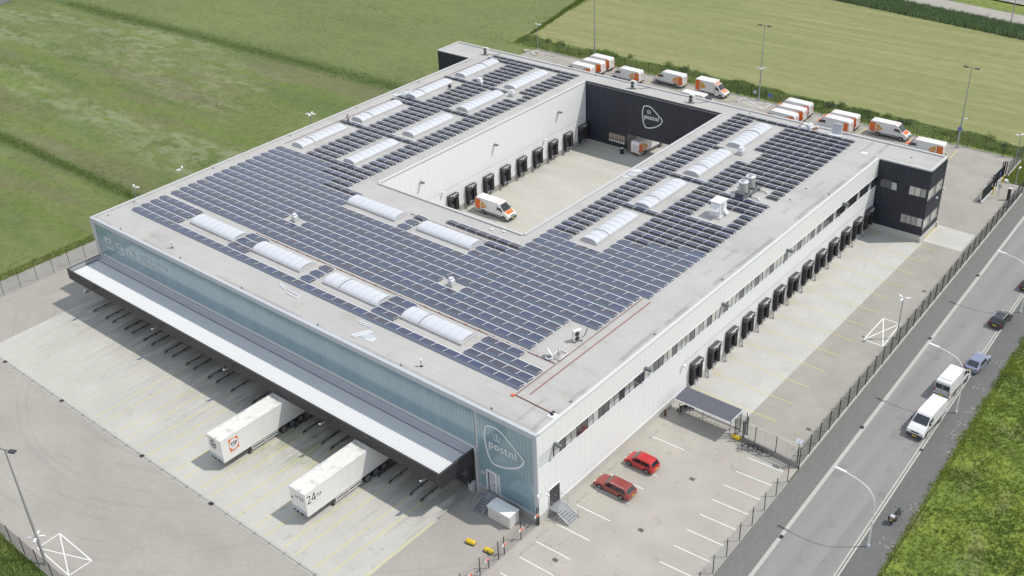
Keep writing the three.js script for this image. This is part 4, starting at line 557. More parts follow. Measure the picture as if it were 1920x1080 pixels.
{ // loose mounting rails and panels left on the roof
  const loose = (label, cat, pieces) => { const t = thing(cat.replace(' ', '_'), label, cat); pieces.forEach(([x, z, w, d, turn, m, h = 0.1]) => part(m === 'p' ? 'panel' : 'rail', box(w, h, d).rotateY(turn).translate(x, RY + h / 2 + 0.01, z), m === 'p' ? M.trim : M.alu, t)); };
  loose('two white bundles of rails on the front roof left of centre', 'rail stack', [[-43.2, -4.15, 1.5, 0.16, -0.2, 'r'], [-43.0, -3.85, 1.5, 0.16, -0.2, 'r'], [-40.8, -3.75, 2.3, 0.12, -0.02, 'r'], [-40.6, -3.25, 2.0, 0.12, -0.02, 'r'], [-39.55, -3.5, 0.12, 0.6, 0, 'r']]);
  loose('fan of white rails and grey sheets on the front roof right of centre', 'rail heap', [[-28.6, -4.25, 2.1, 0.14, 0.05, 'r'], [-28.4, -3.95, 1.9, 0.14, 0.05, 'r'], [-27.6, -2.5, 0.3, 2.2, -0.5, 'r'], [-27.15, -2.5, 0.3, 2.2, -0.5, 'r'], [-26.5, -2.6, 1.5, 0.9, 0.2, 'p', 0.05], [-25.9, -2.4, 1.2, 0.8, 0.1, 'r', 0.04]]);
  loose('scattered grey panels and white frames on the roof edge by the right courtyard side', 'panel stack', [[-26.3, -55, 1.5, 0.9, 0.1, 'p', 0.06], [-26.6, -56.5, 1.4, 0.9, 0.3, 'r', 0.05], [-25.7, -57.9, 1.2, 1.0, 0.1, 'p', 0.06], [-26.8, -54, 0.8, 0.5, 0.6, 'r', 0.06]]);
  loose('heap of white frames and panels beside an outer skylight of the left wing', 'frame heap', [[-78, -58.4, 1.3, 0.8, 0.2, 'r', 0.12], [-77.4, -59.6, 1.4, 0.9, 0.5, 'p', 0.1], [-77.5, -60.8, 1.2, 0.7, 0.9, 'r', 0.1], [-77.9, -61.6, 1.5, 0.4, 0.1, 'p', 0.12]]);
  for (const [x, z, l] of [[-31.9, -30.6, 'small pale block on the roof strip before the courtyard, left one'], [-30.2, -31.1, 'small pale block on the roof strip before the courtyard, right one']]) single('ballast_block', rbox(0.55, 0.14, 0.4, 0.03, x, RY + 0.08, z + 0.3), M.alu, l, 'block');
  single('roof_patch', [box(0.9, 0.05, 0.75, -2.66, RY + 0.03, -80.7), box(0.3, 0.1, 0.3, -2.5, RY + 0.08, -80.7)], M.white, 'white square patch on the roof before the black tower', 'roof patch');
  single('wrapped_unit', [rbox(0.9, 0.7, 0.7, 0.12, -70.1, RY + 0.5, -71.4), rbox(0.5, 0.5, 0.5, 0.1, -69.4, RY + 0.3, -71.0)], M.white, 'white wrapped unit standing among the left wing panels', 'wrapped unit');
  const h = thing('packaging_heap', 'heap of white packaging, boxes and cartons by the far roof edge', 'packaging', [-13.6, RY, -85]);
  for (let i = 0; i < 16; i++) part(i % 4 ? 'carton' : 'box', box(rr(0.4, 1.1), rr(0.06, 0.5), rr(0.3, 0.8)).rotateY(rnd() * 3).translate(rr(-1.6, 1.6), rr(0.1, 0.35), rr(-0.9, 0.7)), i % 5 === 3 ? std([0.3, 0.2, 0.12], 0.8) : i % 3 ? M.white : M.alu, h);
  const c = roofThing('roof_access_frame', 'white framed roof access hatch with an open lid beside the packaging', 'roof hatch', -8.9, -84.2); part('curb', bb(-0.9, 0.8, 0, 0.3, -0.5, 0.6), M.alu, c); part('lid', [box(1.5, 1.5, 0.06).rotateX(-0.15).translate(0, 1.0, -0.5)], M.trim, c); part('lid_rim', [bar([-0.76, 0.3, -0.4], [-0.76, 1.75, -0.62], 0.05), bar([0.76, 0.3, -0.4], [0.76, 1.75, -0.62], 0.05), bar([-0.76, 1.75, -0.62], [0.76, 1.75, -0.62], 0.05)], M.white, c);
  for (const [x, z, l] of [[-13.2, -86.0, 'white ladder cage over the far roof edge left of the open hatch'], [-9.0, -86.0, 'white ladder cage over the far roof edge behind the open hatch'], [-7.4, -85.9, 'short white ladder rungs over the far roof edge right of the open hatch']]) { const t = roofThing('roof_ladder', l, 'ladder', x, z); part('stile', bar([-0.35, -4, -0.1], [-0.35, 1.5, -0.1], 0.04), M.alu, t); part('stile', bar([0.35, -4, -0.1], [0.35, 1.5, -0.1], 0.04), M.alu, t); for (let k = 0; k < 9; k++) part('rung', bar([-0.35, -0.7 + k * 0.26, -0.1], [0.35, -0.7 + k * 0.26, -0.1], 0.025), M.white, t); }
}
// people working on the roof: one continuous surface each
function personGeo(joints, bones) { // marching cubes over tapered capsules
  const N = 56, mc = new MarchingCubes(N, new THREE.MeshStandardMaterial(), false, false, 60000); mc.isolation = 0; const S = 1.05, cy = 0.95, f = mc.field;
  const sd = (p, a, b, ra, rb) => { const ab = [b[0] - a[0], b[1] - a[1], b[2] - a[2]], ap = [p[0] - a[0], p[1] - a[1], p[2] - a[2]], t = clamp((ap[0] * ab[0] + ap[1] * ab[1] + ap[2] * ab[2]) / (ab[0] ** 2 + ab[1] ** 2 + ab[2] ** 2 + 1e-9)); return Math.hypot(ap[0] - ab[0] * t, ap[1] - ab[1] * t, ap[2] - ab[2] * t) - lerp(ra, rb, t); };
  for (let k = 0; k < N; k++) for (let j = 0; j < N; j++) for (let i = 0; i < N; i++) { const p = [((i - N / 2) / (N / 2)) * S, ((j - N / 2) / (N / 2)) * S + cy, ((k - N / 2) / (N / 2)) * S]; let d = 9; for (const [a, b, ra, rb] of bones) { const e = sd(p, joints[a], joints[b], ra, rb), h = clamp(0.5 + 0.5 * (d - e) / 0.05); d = lerp(d, e, h) - 0.05 * h * (1 - h); } f[i + j * N + k * N * N] = -d; }
  mc.update(); const n = mc.count, pos = mc.positionArray.slice(0, n * 3), nor = mc.normalArray.slice(0, n * 3);
  for (let i = 0; i < n; i++) { pos[i * 3] *= S; pos[i * 3 + 1] = pos[i * 3 + 1] * S + cy; pos[i * 3 + 2] *= S; }
  const g = new THREE.BufferGeometry(); g.setAttribute('position', new THREE.BufferAttribute(pos, 3)); g.setAttribute('normal', new THREE.BufferAttribute(nor, 3)); return g;
}
function dress(g, fn) { const p = g.attributes.position, c = new Float32Array(p.count * 3); for (let i = 0; i < p.count; i++) c.set(fn(p.getX(i), p.getY(i), p.getZ(i)), i * 3); g.setAttribute('color', new THREE.BufferAttribute(c, 3)); return g; }
const matPerson = std([1, 1, 1], 0.8, 0, { vertexColors: true });
const BN = [['hip', 'chest', 0.15, 0.17], ['chest', 'neck', 0.15, 0.07], ['neck', 'head', 0.065, 0.105], ['head', 'crown', 0.105, 0.095], ['hip', 'kL', 0.1, 0.065], ['kL', 'aL', 0.062, 0.045], ['aL', 'fL', 0.05, 0.04], ['hip', 'kR', 0.1, 0.065], ['kR', 'aR', 0.062, 0.045], ['aR', 'fR', 0.05, 0.04], ['chest', 'sL', 0.11, 0.07], ['sL', 'eL', 0.058, 0.045], ['eL', 'hL', 0.043, 0.036], ['chest', 'sR', 0.11, 0.07], ['sR', 'eR', 0.058, 0.045], ['eR', 'hR', 0.043, 0.036]];
{
  const g = personGeo({ hip: [0, 0.98, 0], chest: [0, 1.3, 0.02], neck: [0, 1.5, 0.02], head: [0.0, 1.62, 0.03], crown: [0, 1.68, 0.02], kL: [-0.11, 0.52, 0.03], aL: [-0.13, 0.08, 0], fL: [-0.14, 0.05, 0.16], kR: [0.11, 0.52, 0.02], aR: [0.14, 0.08, -0.02], fR: [0.16, 0.05, 0.14], sL: [-0.2, 1.42, 0], eL: [-0.27, 1.16, -0.02], hL: [-0.2, 0.96, 0.14], sR: [0.2, 1.42, 0], eR: [0.28, 1.16, 0], hR: [0.22, 0.97, 0.15] }, BN);
  dress(g, (x, y) => (y > 1.66 ? [0.05, 0.035, 0.02] : y > 1.5 ? [0.42, 0.25, 0.17] : y > 0.97 ? (Math.abs(x) > 0.24 && y < 1.3 ? [0.42, 0.25, 0.17] : [0.4, 0.36, 0.33]) : y > 0.1 ? [0.03, 0.035, 0.06] : [0.02, 0.02, 0.02]));
  const m = single('person', g, matPerson, 'person in light shirt and dark trousers standing between two skylights on the left wing', 'person'); m.position.set(-75.3, RY, -44.6); m.rotation.y = 0.6;
  const q = personGeo({ hip: [0, 0.42, -0.12], chest: [0, 0.72, 0.12], neck: [0, 0.88, 0.24], head: [0, 0.95, 0.33], crown: [0, 1.0, 0.35], kL: [-0.17, 0.48, 0.3], aL: [-0.15, 0.08, 0], fL: [-0.16, 0.05, 0.16], kR: [0.17, 0.48, 0.3], aR: [0.15, 0.08, 0], fR: [0.16, 0.05, 0.16], sL: [-0.19, 0.82, 0.16], eL: [-0.25, 0.55, 0.32], hL: [-0.14, 0.36, 0.5], sR: [0.19, 0.82, 0.16], eR: [0.25, 0.55, 0.32], hR: [0.14, 0.36, 0.5] }, BN);
  dress(q, (x, y, z) => (y > 0.99 ? [0.02, 0.015, 0.012] : y > 0.86 && z > 0.2 ? [0.3, 0.18, 0.12] : y > 0.5 ? [0.02, 0.022, 0.03] : [0.018, 0.018, 0.025]));
  const n = single('person', q, matPerson, 'person in dark clothes crouching at the end of a panel row on the left wing', 'person'); n.position.set(-72.5, RY, -65.9); n.rotation.y = 1.6;
}

// ---------------------------------------------------------------- vehicles (local +x is forward, y up, z across; origin on the ground at the rear end's middle)
const paint = (c, r = 0.32) => phys(c, r, 0, { clearcoat: 0.8, clearcoatRoughness: 0.08 });
function taperer(W, y0, y1, amt) { return (g, push = 0) => { const p = g.attributes.position; for (let i = 0; i < p.count; i++) { const y = p.getY(i), k = 1 - amt * smooth(y0, y1, y), z = p.getZ(i); p.setZ(i, z * k + Math.sign(z) * push); } g.computeVertexNormals(); return g; }; }
function sideProfile(pts, arches, r, ybot) { // outline from rear bottom over the roof to the front bottom, then back along the sill with wheel arches
  const s = new THREE.Shape(); pts.forEach(([x, y, cx, cy], i) => (i === 0 ? s.moveTo(x, y) : cx !== undefined ? s.quadraticCurveTo(cx, cy, x, y) : s.lineTo(x, y)));
  for (const a of [...arches].reverse()) { s.lineTo(a + r, ybot); s.absarc(a, ybot + 0.02, r, 0, Math.PI, false); s.lineTo(a - r, ybot); }
  s.closePath(); return s;
}
function bodyGeo(shape, W, bevel = 0.07) { const g = new THREE.ExtrudeGeometry(shape, { depth: W - 2 * bevel, bevelEnabled: true, bevelSize: bevel * 0.6, bevelThickness: bevel, bevelSegments: 3, bevelOffset: -bevel * 0.6, curveSegments: 7 }); return g.translate(0, 0, -(W - 2 * bevel) / 2); }
function flat(pts, z, flip) { const g = new THREE.ExtrudeGeometry(shapeOf(pts), { depth: 0.012, bevelEnabled: false, curveSegments: 8 }); return g.translate(0, 0, flip ? z - 0.012 : z); }
// a band across the width between two profile points, lifted off the body: windscreens, bonnets
function cross(x0, y0, w0, x1, y1, w1, lift = 0.02) {
  const dx = x1 - x0, dy = y1 - y0, l = Math.hypot(dx, dy), nx = -dy / l * lift, ny = dx / l * lift, s = ny < 0 && Math.abs(ny) > Math.abs(nx) ? -1 : 1, g = new THREE.BufferGeometry(), t = 0.015;
  const P = []; for (const [x, y, w] of [[x0, y0, w0], [x1, y1, w1]]) for (const k of [1, 0]) for (const z of [-1, 1]) P.push([x + nx * s * k - (k ? 0 : nx / lift * s * t), y + ny * s * k - (k ? 0 : ny / lift * s * t), z * w / 2]);
  const Q = [[0, 1, 5, 4], [2, 6, 7, 3], [0, 4, 6, 2], [1, 3, 7, 5], [0, 2, 3, 1], [4, 5, 7, 6]], v = []; for (const [a, b, c, d] of Q) for (const i of [a, b, c, a, c, d]) v.push(...P[i]);
  g.setAttribute('position', new THREE.Float32BufferAttribute(v, 3)); g.setAttribute('uv', new THREE.Float32BufferAttribute(new Float32Array(v.length / 3 * 2), 2)); g.computeVertexNormals(); return g;
}
const wheelParts = (r, w) => [new THREE.CylinderGeometry(r, r, w, 22).rotateX(Math.PI / 2), merge([new THREE.CylinderGeometry(r * 0.62, r * 0.66, w + 0.02, 16).rotateX(Math.PI / 2)]), merge([0, 1, 2, 3, 4].map((k) => box(r * 0.13, r * 0.5, w + 0.05).translate(0, r * 0.32, 0).rotateZ(k * 1.2566)))];
function wheels(t, xs, W, r, w = 0.22, rimM = M.rim) { const [ty, ri, sp] = wheelParts(r, w); for (const x of xs) for (const s of [-1, 1]) { const q = part('wheel', ty, M.tyre, t); q.position.set(x, r, s * (W / 2 - w / 2)); part('rim', ri, rimM, q); part('spoke', sp, M.charcoal, q); } }
function both(name, fn, mat, t) { for (const s of [1, -1]) part(name, fn(s), mat, t); }

const vanWhite = paint([0.72, 0.72, 0.72], 0.35);
function deliveryVan(livery, L = 7.0, W = 2.02, Hh = 2.68) {
  const t = new THREE.Group(), tp = taperer(W, 1.0, 2.7, 0.13), yb = 0.42, ra = 1.75, fa = L - 1.05;
  const s = sideProfile([[0.03, yb], [0.02, 2.2], [0.28, Hh - 0.02, 0.05, Hh - 0.06], [L - 2.35, Hh], [L - 1.95, Hh - 0.17, L - 2.08, Hh - 0.01], [L - 1.0, 1.52], [L - 0.28, 1.2, L - 0.5, 1.4], [L - 0.02, 0.85, L - 0.06, 1.12], [L, yb]], [ra, fa], 0.43, yb);
  part('body', tp(bodyGeo(s, W)), vanWhite, t);
  const A = [L - 1.86, Hh - 0.22], B = [L - 1.02, 1.56];
  part('windscreen', cross(A[0], A[1], W * 0.76, B[0], B[1], W * 0.86), M.glass, t);
  both('side_window', (k) => tp(flat([[L - 2.42, 2.06], [L - 2.4, 1.58], [L - 1.2, 1.52], [L - 1.55, 2.06]], k * W / 2 - (k > 0 ? 0.004 : -0.004), k < 0), 0.006), M.glass, t);
  both('sill_moulding', (k) => box(L - 0.9, 0.12, 0.04, L / 2 - 0.1, 0.72, k * (W / 2 + 0.005)), M.charcoal, t);
  both('lower_sill', (k) => box(fa - ra - 0.95, 0.16, 0.05, (fa + ra) / 2, 0.48, k * (W / 2 - 0.02)), M.charcoal, t);
  part('front_bumper', rbox(0.34, 0.42, W * 0.97, 0.1, L - 0.1, 0.52, 0), M.charcoal, t); part('rear_bumper', rbox(0.2, 0.24, W * 0.94, 0.06, 0.02, 0.5, 0), M.charcoal, t);
  part('grille', box(0.04, 0.2, 0.9, L - 0.04, 0.92, 0), M.dark, t); both('headlight', (k) => rbox(0.3, 0.24, 0.3, 0.07, L - 0.2, 1.0, k * 0.78), M.lampClear, t); both('tail_light', (k) => box(0.05, 0.5, 0.12, 0.015, 1.15, k * (W / 2 - 0.12)), M.lampRed, t);
  both('mirror', (k) => rbox(0.14, 0.34, 0.2, 0.05, L - 1.35, 1.72, k * (W / 2 + 0.1)), M.charcoal, t); part('number_plate', box(0.02, 0.12, 0.5, L + 0.075, 0.52, 0), M.plate, t); part('number_plate', box(0.02, 0.12, 0.5, -0.09, 0.72, 0), M.plate, t);
  part('rear_door_seam', box(0.015, 1.7, 0.03, 0.005, 1.5, 0), M.charcoal, t); part('door_seam', [box(0.03, 1.5, 0.01, L - 2.5, 1.45, W / 2 - 0.015), box(0.03, 1.5, 0.01, L - 2.5, 1.45, -W / 2 + 0.015)], M.trim, t);
  wheels(t, [ra, fa], W, 0.36, 0.24);
  if (livery) {
    part('bonnet', cross(L - 0.96, 1.52, W * 0.8, L - 0.3, 1.235, W * 0.76, 0.03), M.orange, t); part('roof_front', cross(L - 2.55, Hh, W * 0.8, L - 1.95, Hh - 0.155, W * 0.78, 0.02), M.orange, t);
    const rear = [[0.06, 0.85], [0.06, 2.34], [1.25, 2.36], [1.12, 2.0], [1.08, 1.6], [1.15, 1.1], [1.22, 0.85]];
    both('orange_panel', (k) => tp(flat(rear, k * W / 2, k < 0), 0.006), M.orange, t);
    const ringO = [[1.22, 2.36], [1.42, 2.36], [1.9, 2.15], [2.5, 1.7], [2.62, 1.45], [2.45, 1.2], [1.9, 0.98], [1.42, 0.85], [1.22, 0.85], [1.16, 1.1], [1.08, 1.6], [1.12, 2.0]];
    both('emblem_border', (k) => tp(flat(ringO, k * W / 2, k < 0), 0.009), M.white, t);
    const inn = [[1.3, 2.2], [1.48, 2.2], [1.9, 2.0], [2.36, 1.62], [2.44, 1.44], [2.3, 1.28], [1.86, 1.1], [1.46, 1.0], [1.33, 1.02], [1.26, 1.4], [1.24, 1.8]];
    both('emblem', (k) => tp(flat(inn, k * W / 2, k < 0), 0.016), M.gold, t); both('emblem_lower', (k) => tp(flat([[1.28, 1.3], [2.3, 1.29], [1.86, 1.1], [1.46, 1.0], [1.33, 1.02]], k * W / 2, k < 0), 0.022), M.orange, t);
    both('emblem_word', (k) => { const g = textFit('postnl', 1.42, 2.1, 1.42, fontBold, 0.01); if (k < 0) g.rotateY(Math.PI).translate(3.52, 0, 0); return tp(g.translate(0, 0, k * W / 2), 0.03); }, M.white, t);
    part('rear_emblem', new THREE.CylinderGeometry(0.16, 0.16, 0.012, 12).rotateZ(Math.PI / 2).translate(0.005, 1.75, 0.45), M.orange, t);
  }
  return t;
}
function boxVan() {
  const t = new THREE.Group(), L = 6.6, W = 2.0, tp = taperer(W, 1.0, 2.4, 0.14), yb = 0.42, fa = L - 1.0, ra = 1.5;
  part('cargo_box', rbox(4.25, 2.2, 2.16, 0.05, 2.13, 1.9, 0), vanWhite, t); part('chassis', [box(4.4, 0.24, 1.0, 2.3, 0.66, 0)], M.charcoal, t);
  const s = sideProfile([[4.3, yb], [4.3, 2.5], [4.75, 2.55, 4.4, 2.56], [L - 1.02, 1.5], [L - 0.26, 1.2, L - 0.5, 1.4], [L, 0.8, L - 0.04, 1.1], [L, yb]], [fa], 0.42, yb); part('cab', tp(bodyGeo(s, W)), vanWhite, t);
  part('windscreen', cross(4.86, 2.42, W * 0.76, L - 1.06, 1.56, W * 0.84), M.glass, t); part('bonnet', cross(L - 0.98, 1.5, W * 0.8, L - 0.28, 1.23, W * 0.76, 0.03), M.orange, t); part('cab_roof', cross(4.35, 2.53, W * 0.8, 4.75, 2.54, W * 0.78, 0.03), M.orange, t);
  both('side_window', (k) => tp(flat([[4.5, 2.1], [4.5, 1.55], [L - 1.25, 1.5], [5.0, 2.1]], k * W / 2, k < 0), 0.008), M.glass, t);
  both('orange_panel', (k) => flat([[0.06, 0.9], [0.06, 2.92], [1.15, 2.92], [1.02, 2.2], [1.0, 1.6], [1.12, 0.9]], k * 1.084, k < 0), M.orange, t); both('emblem', (k) => flat([[1.2, 2.6], [1.45, 2.6], [2.1, 2.15], [2.35, 1.8], [2.2, 1.6], [1.6, 1.35], [1.2, 1.3], [1.12, 1.9]], k * 1.084, k < 0), M.gold, t);
  both('emblem_border', (k) => flat([[1.12, 2.75], [1.24, 2.7], [1.14, 1.9], [1.24, 1.25], [1.12, 1.2], [1.04, 1.9]], k * 1.086, k < 0), M.white, t);
  both('mirror', (k) => rbox(0.14, 0.34, 0.2, 0.05, L - 1.5, 1.75, k * 1.1), M.charcoal, t); part('front_bumper', rbox(0.34, 0.4, W * 0.97, 0.1, L - 0.1, 0.55, 0), M.charcoal, t); both('headlight', (k) => rbox(0.3, 0.24, 0.3, 0.07, L - 0.2, 1.0, k * 0.78), M.lampClear, t); wheels(t, [ra, fa], W, 0.36, 0.24); part('number_plate', box(0.02, 0.12, 0.5, L + 0.075, 0.52, 0), M.plate, t);
  return t;
}
function adopt(t, name, label, cat, pos, turn, group) { t.name = numbered(name); t.position.set(...pos); t.rotation.y = turn; scene.add(t); return tag(t, label, cat, group); }
const F = Math.PI; // facing -x
{
  const v = deliveryVan(true);
  adopt(v, 'delivery_van', 'white and orange delivery van alone on the courtyard floor, nose to the right', 'van', [-52.6, 0, -50.4], 0, 'orange and white delivery vans');
  const list = [
    [-43.85, -81.7, Math.PI / 2 - 0.12, 'orange and white delivery van driving out through the gap under the black courtyard wall', 0.985],
    [-72.4, -115.2, F, 'delivery van with orange rear, farthest of the three at the left of the rear yard'], [-72.4, -112.2, F, 'delivery van with orange rear, middle of the three at the left of the rear yard'], [-72.8, -109.0, F, 'delivery van half hidden by the roof, nearest of the left three in the rear yard'],
    [-62.9, -112.1, F, 'delivery van standing alone just right of the left group of three in the rear yard'], [-54.4, -115, F, 'delivery van with nose to the left, left neighbour of the white box van'], [-50.4, -107.7, 0, 'van showing only its white roof above the roof edge in front of the box van'],
    [-26.9, -114.7, F, 'delivery van, farthest of the three side by side right of the white crossed box'], [-26.6, -111.7, F, 'delivery van, middle of the three side by side right of the white crossed box'], [-26.7, -108.5, F, 'delivery van, nearest of the three side by side right of the white crossed box'],
    [-17.4, -114.1, F, 'delivery van, farther of the pair behind the white ladder cages'], [-17.4, -111.2, F, 'delivery van, nearer of the pair behind the white ladder cages'], [-15.1, -114.5, 0, 'delivery van with orange nose to the right, by the fence left of the right mast'], [-0.4, -110.6, F, 'delivery van with nose to the left just behind the black tower, rightmost of all'],
  ];
  for (const [x, z, a, l, sc] of list) { const c = copy(v, 'delivery_van', l, [x, 0, z], a + rr(-0.035, 0.035)); if (sc) c.scale.set(1, sc, 1); }
  adopt(boxVan(), 'box_van', 'box van with square white cargo body and orange bonnet in the rear yard', 'van', [-51.2, 0, -114.7], 0.0);
  const wv = deliveryVan(false, 6.35, 1.95, 2.42); adopt(wv, 'white_van', 'plain white van parked at the kerb facing the viewer, nearest vehicle on the street', 'van', [25.05, 0.01, -42.2], -Math.PI / 2 - 0.045);
  const w2 = deliveryVan(false, 6.2, 1.95, 2.5); adopt(w2, 'white_van', 'plain white van parked nose away directly behind the first white street van', 'van', [24.35, 0.01, -44.7], Math.PI / 2 - 0.04);
  part('rear_window', [box(0.02, 0.62, 0.78, 0.0, 1.75, 0.44), box(0.02, 0.62, 0.78, 0.0, 1.75, -0.44)], M.glass, w2); part('rear_door', box(0.02, 1.5, 1.7, 0.012, 1.42, 0), M.trim, w2); part('ladder_rack', [bar([0.6, 2.56, -0.7], [0.6, 2.56, 0.7], 0.03)], M.galv, w2);
}
function car({ L, W, H: h, color, kind, rails }) {
  const t = new THREE.Group(), r = 0.31, ra = L * 0.2, fa = L * 0.81, yb = 0.26, belt = h * 0.62, tp = taperer(W, belt, h + 0.05, 0.2), pm = paint(color);
  let prof;
  if (kind === 'wagon') prof = [[0.04, yb + 0.1], [0.0, belt * 0.9, -0.03, belt * 0.5], [0.1, belt], [0.42, h - 0.06], [0.62, h, 0.5, h - 0.01], [L * 0.52, h + 0.01], [L * 0.58, h - 0.03, L * 0.56, h], [L * 0.72, belt + 0.02], [L - 0.3, belt * 0.82, L - 0.7, belt], [L - 0.02, belt * 0.5, L - 0.04, belt * 0.72], [L, yb + 0.02]];
  else if (kind === 'hatch') prof = [[0.04, yb + 0.1], [0.0, belt * 0.9, -0.03, belt * 0.5], [0.06, belt + 0.02], [0.3, h - 0.08], [0.55, h - 0.01, 0.4, h - 0.02], [L * 0.5, h + 0.02], [L * 0.6, h - 0.05, L * 0.57, h], [L * 0.79, belt + 0.02], [L - 0.22, belt * 0.8, L - 0.4, belt * 0.97], [L - 0.01, belt * 0.5, L - 0.03, belt * 0.7], [L, yb + 0.02]];
  else prof = [[0.04, yb + 0.12], [0.0, belt * 0.92, -0.03, belt * 0.55], [L * 0.06, belt + 0.05], [L * 0.25, h - 0.05], [L * 0.32, h, L * 0.28, h - 0.01], [L * 0.5, h], [L * 0.56, h - 0.04, L * 0.54, h], [L * 0.7, belt + 0.02], [L - 0.3, belt * 0.84, L - 0.7, belt], [L - 0.02, belt * 0.5, L - 0.04, belt * 0.72], [L, yb + 0.02]];
  part('body', tp(bodyGeo(sideProfile(prof, [ra, fa], r + 0.055, yb), W, 0.12)), pm, t);
  const roofF = kind === 'wagon' ? L * 0.585 : kind === 'hatch' ? L * 0.61 : L * 0.565, wsB = kind === 'wagon' ? L * 0.715 : kind === 'hatch' ? L * 0.78 : L * 0.695;
  part('windscreen', cross(roofF, h - 0.06, W * 0.7, wsB, belt + 0.05, W * 0.84, 0.025), M.glass, t);
  const rw = kind === 'wagon' ? [0.12, belt + 0.04, 0.4, h - 0.1] : kind === 'hatch' ? [0.08, belt + 0.06, 0.28, h - 0.12] : [L * 0.075, belt + 0.08, L * 0.24, h - 0.08];
  part('rear_window', cross(rw[0], rw[1], W * 0.78, rw[2], rw[3], W * 0.68, 0.025), M.glass, t);
  const b0 = kind === 'wagon' ? 0.42 : kind === 'hatch' ? 0.4 : L * 0.2, b1 = kind === 'wagon' ? 0.62 : kind === 'hatch' ? 0.52 : L * 0.3, f1 = roofF - 0.08, f0 = wsB - 0.18, mid = (b0 + f0) / 2;
  both('side_window', (k) => tp(flat([[b0, belt + 0.05], [b1, h - 0.13], [mid - 0.05, h - 0.11], [mid - 0.05, belt + 0.05]], k * W / 2 * 0.995, k < 0), 0.0), M.glass, t); both('side_window', (k) => tp(flat([[mid + 0.05, belt + 0.05], [mid + 0.05, h - 0.11], [f1, h - 0.12], [f0, belt + 0.05]], k * W / 2 * 0.995, k < 0), 0.0), M.glass, t);
  both('headlight', (k) => rbox(0.2, 0.12, 0.26, 0.05, L - 0.15, belt * 0.7, k * W * 0.35), M.lampClear, t); both('tail_light', (k) => rbox(0.12, 0.3, 0.16, 0.04, 0.05, belt * 0.88, k * W * 0.41), M.lampRed, t); part('front_bumper', rbox(0.2, 0.22, W * 0.9, 0.08, L - 0.06, 0.38, 0), kind === 'hatch' ? pm : M.charcoal, t); part('rear_bumper', rbox(0.2, 0.24, W * 0.92, 0.08, 0.05, 0.42, 0), pm, t);
  both('mirror', (k) => rbox(0.16, 0.13, 0.2, 0.05, wsB - 0.22, belt + 0.1, k * (W / 2 + 0.06)), pm, t); part('number_plate', box(0.02, 0.11, 0.5, -0.06, 0.62, 0), M.plate, t); part('number_plate', box(0.02, 0.11, 0.5, L + 0.05, 0.4, 0), M.plate, t); part('door_seam', [box(0.02, 0.45, 0.02, mid, belt - 0.25, W / 2 - 0.012), box(0.02, 0.45, 0.02, mid, belt - 0.25, -W / 2 + 0.012)], M.dark, t);
  if (rails) both('roof_rail', (k) => bar([0.65, h + 0.05, k * W * 0.36], [L * 0.52, h + 0.05, k * W * 0.36], 0.022), M.alu, t);
  wheels(t, [ra, fa], W, r, 0.2); return t;
}
adopt(car({ L: 4.55, W: 1.72, H: 1.45, color: [0.26, 0.035, 0.028], kind: 'wagon', rails: true }), 'estate_car', 'dark red estate car parked nose to the white wall, nearest of the two red cars', 'car', [5.5, 0.012, -8.85], F);
adopt(car({ L: 3.7, W: 1.62, H: 1.5, color: [0.47, 0.01, 0.014], kind: 'hatch' }), 'small_hatchback', 'bright red small hatchback parked nose to the white wall, farther of the two red cars', 'car', [5.15, 0.012, -13.85], F);
adopt(car({ L: 4.35, W: 1.72, H: 1.38, color: [0.19, 0.22, 0.32], kind: 'coupe' }), 'hatchback', 'pale blue metallic car parked at the kerb in front of the white street vans', 'car', [25.2, 0.012, -51.7], Math.PI / 2 - 0.06);
adopt(car({ L: 4.2, W: 1.7, H: 1.42, color: [0.012, 0.014, 0.018], kind: 'wagon', rails: true }), 'estate_car', 'black estate car parked alone at the kerb beyond the pale blue car', 'car', [24.2, 0.012, -63.1], Math.PI / 2 - 0.05);
adopt(car({ L: 4.3, W: 1.7, H: 1.42, color: [0.03, 0.012, 0.014], kind: 'hatch' }), 'hatchback', 'very dark car at the kerb cut off by the right edge, farthest on the street', 'car', [24.35, 0.012, -74.4], Math.PI / 2 - 0.05);

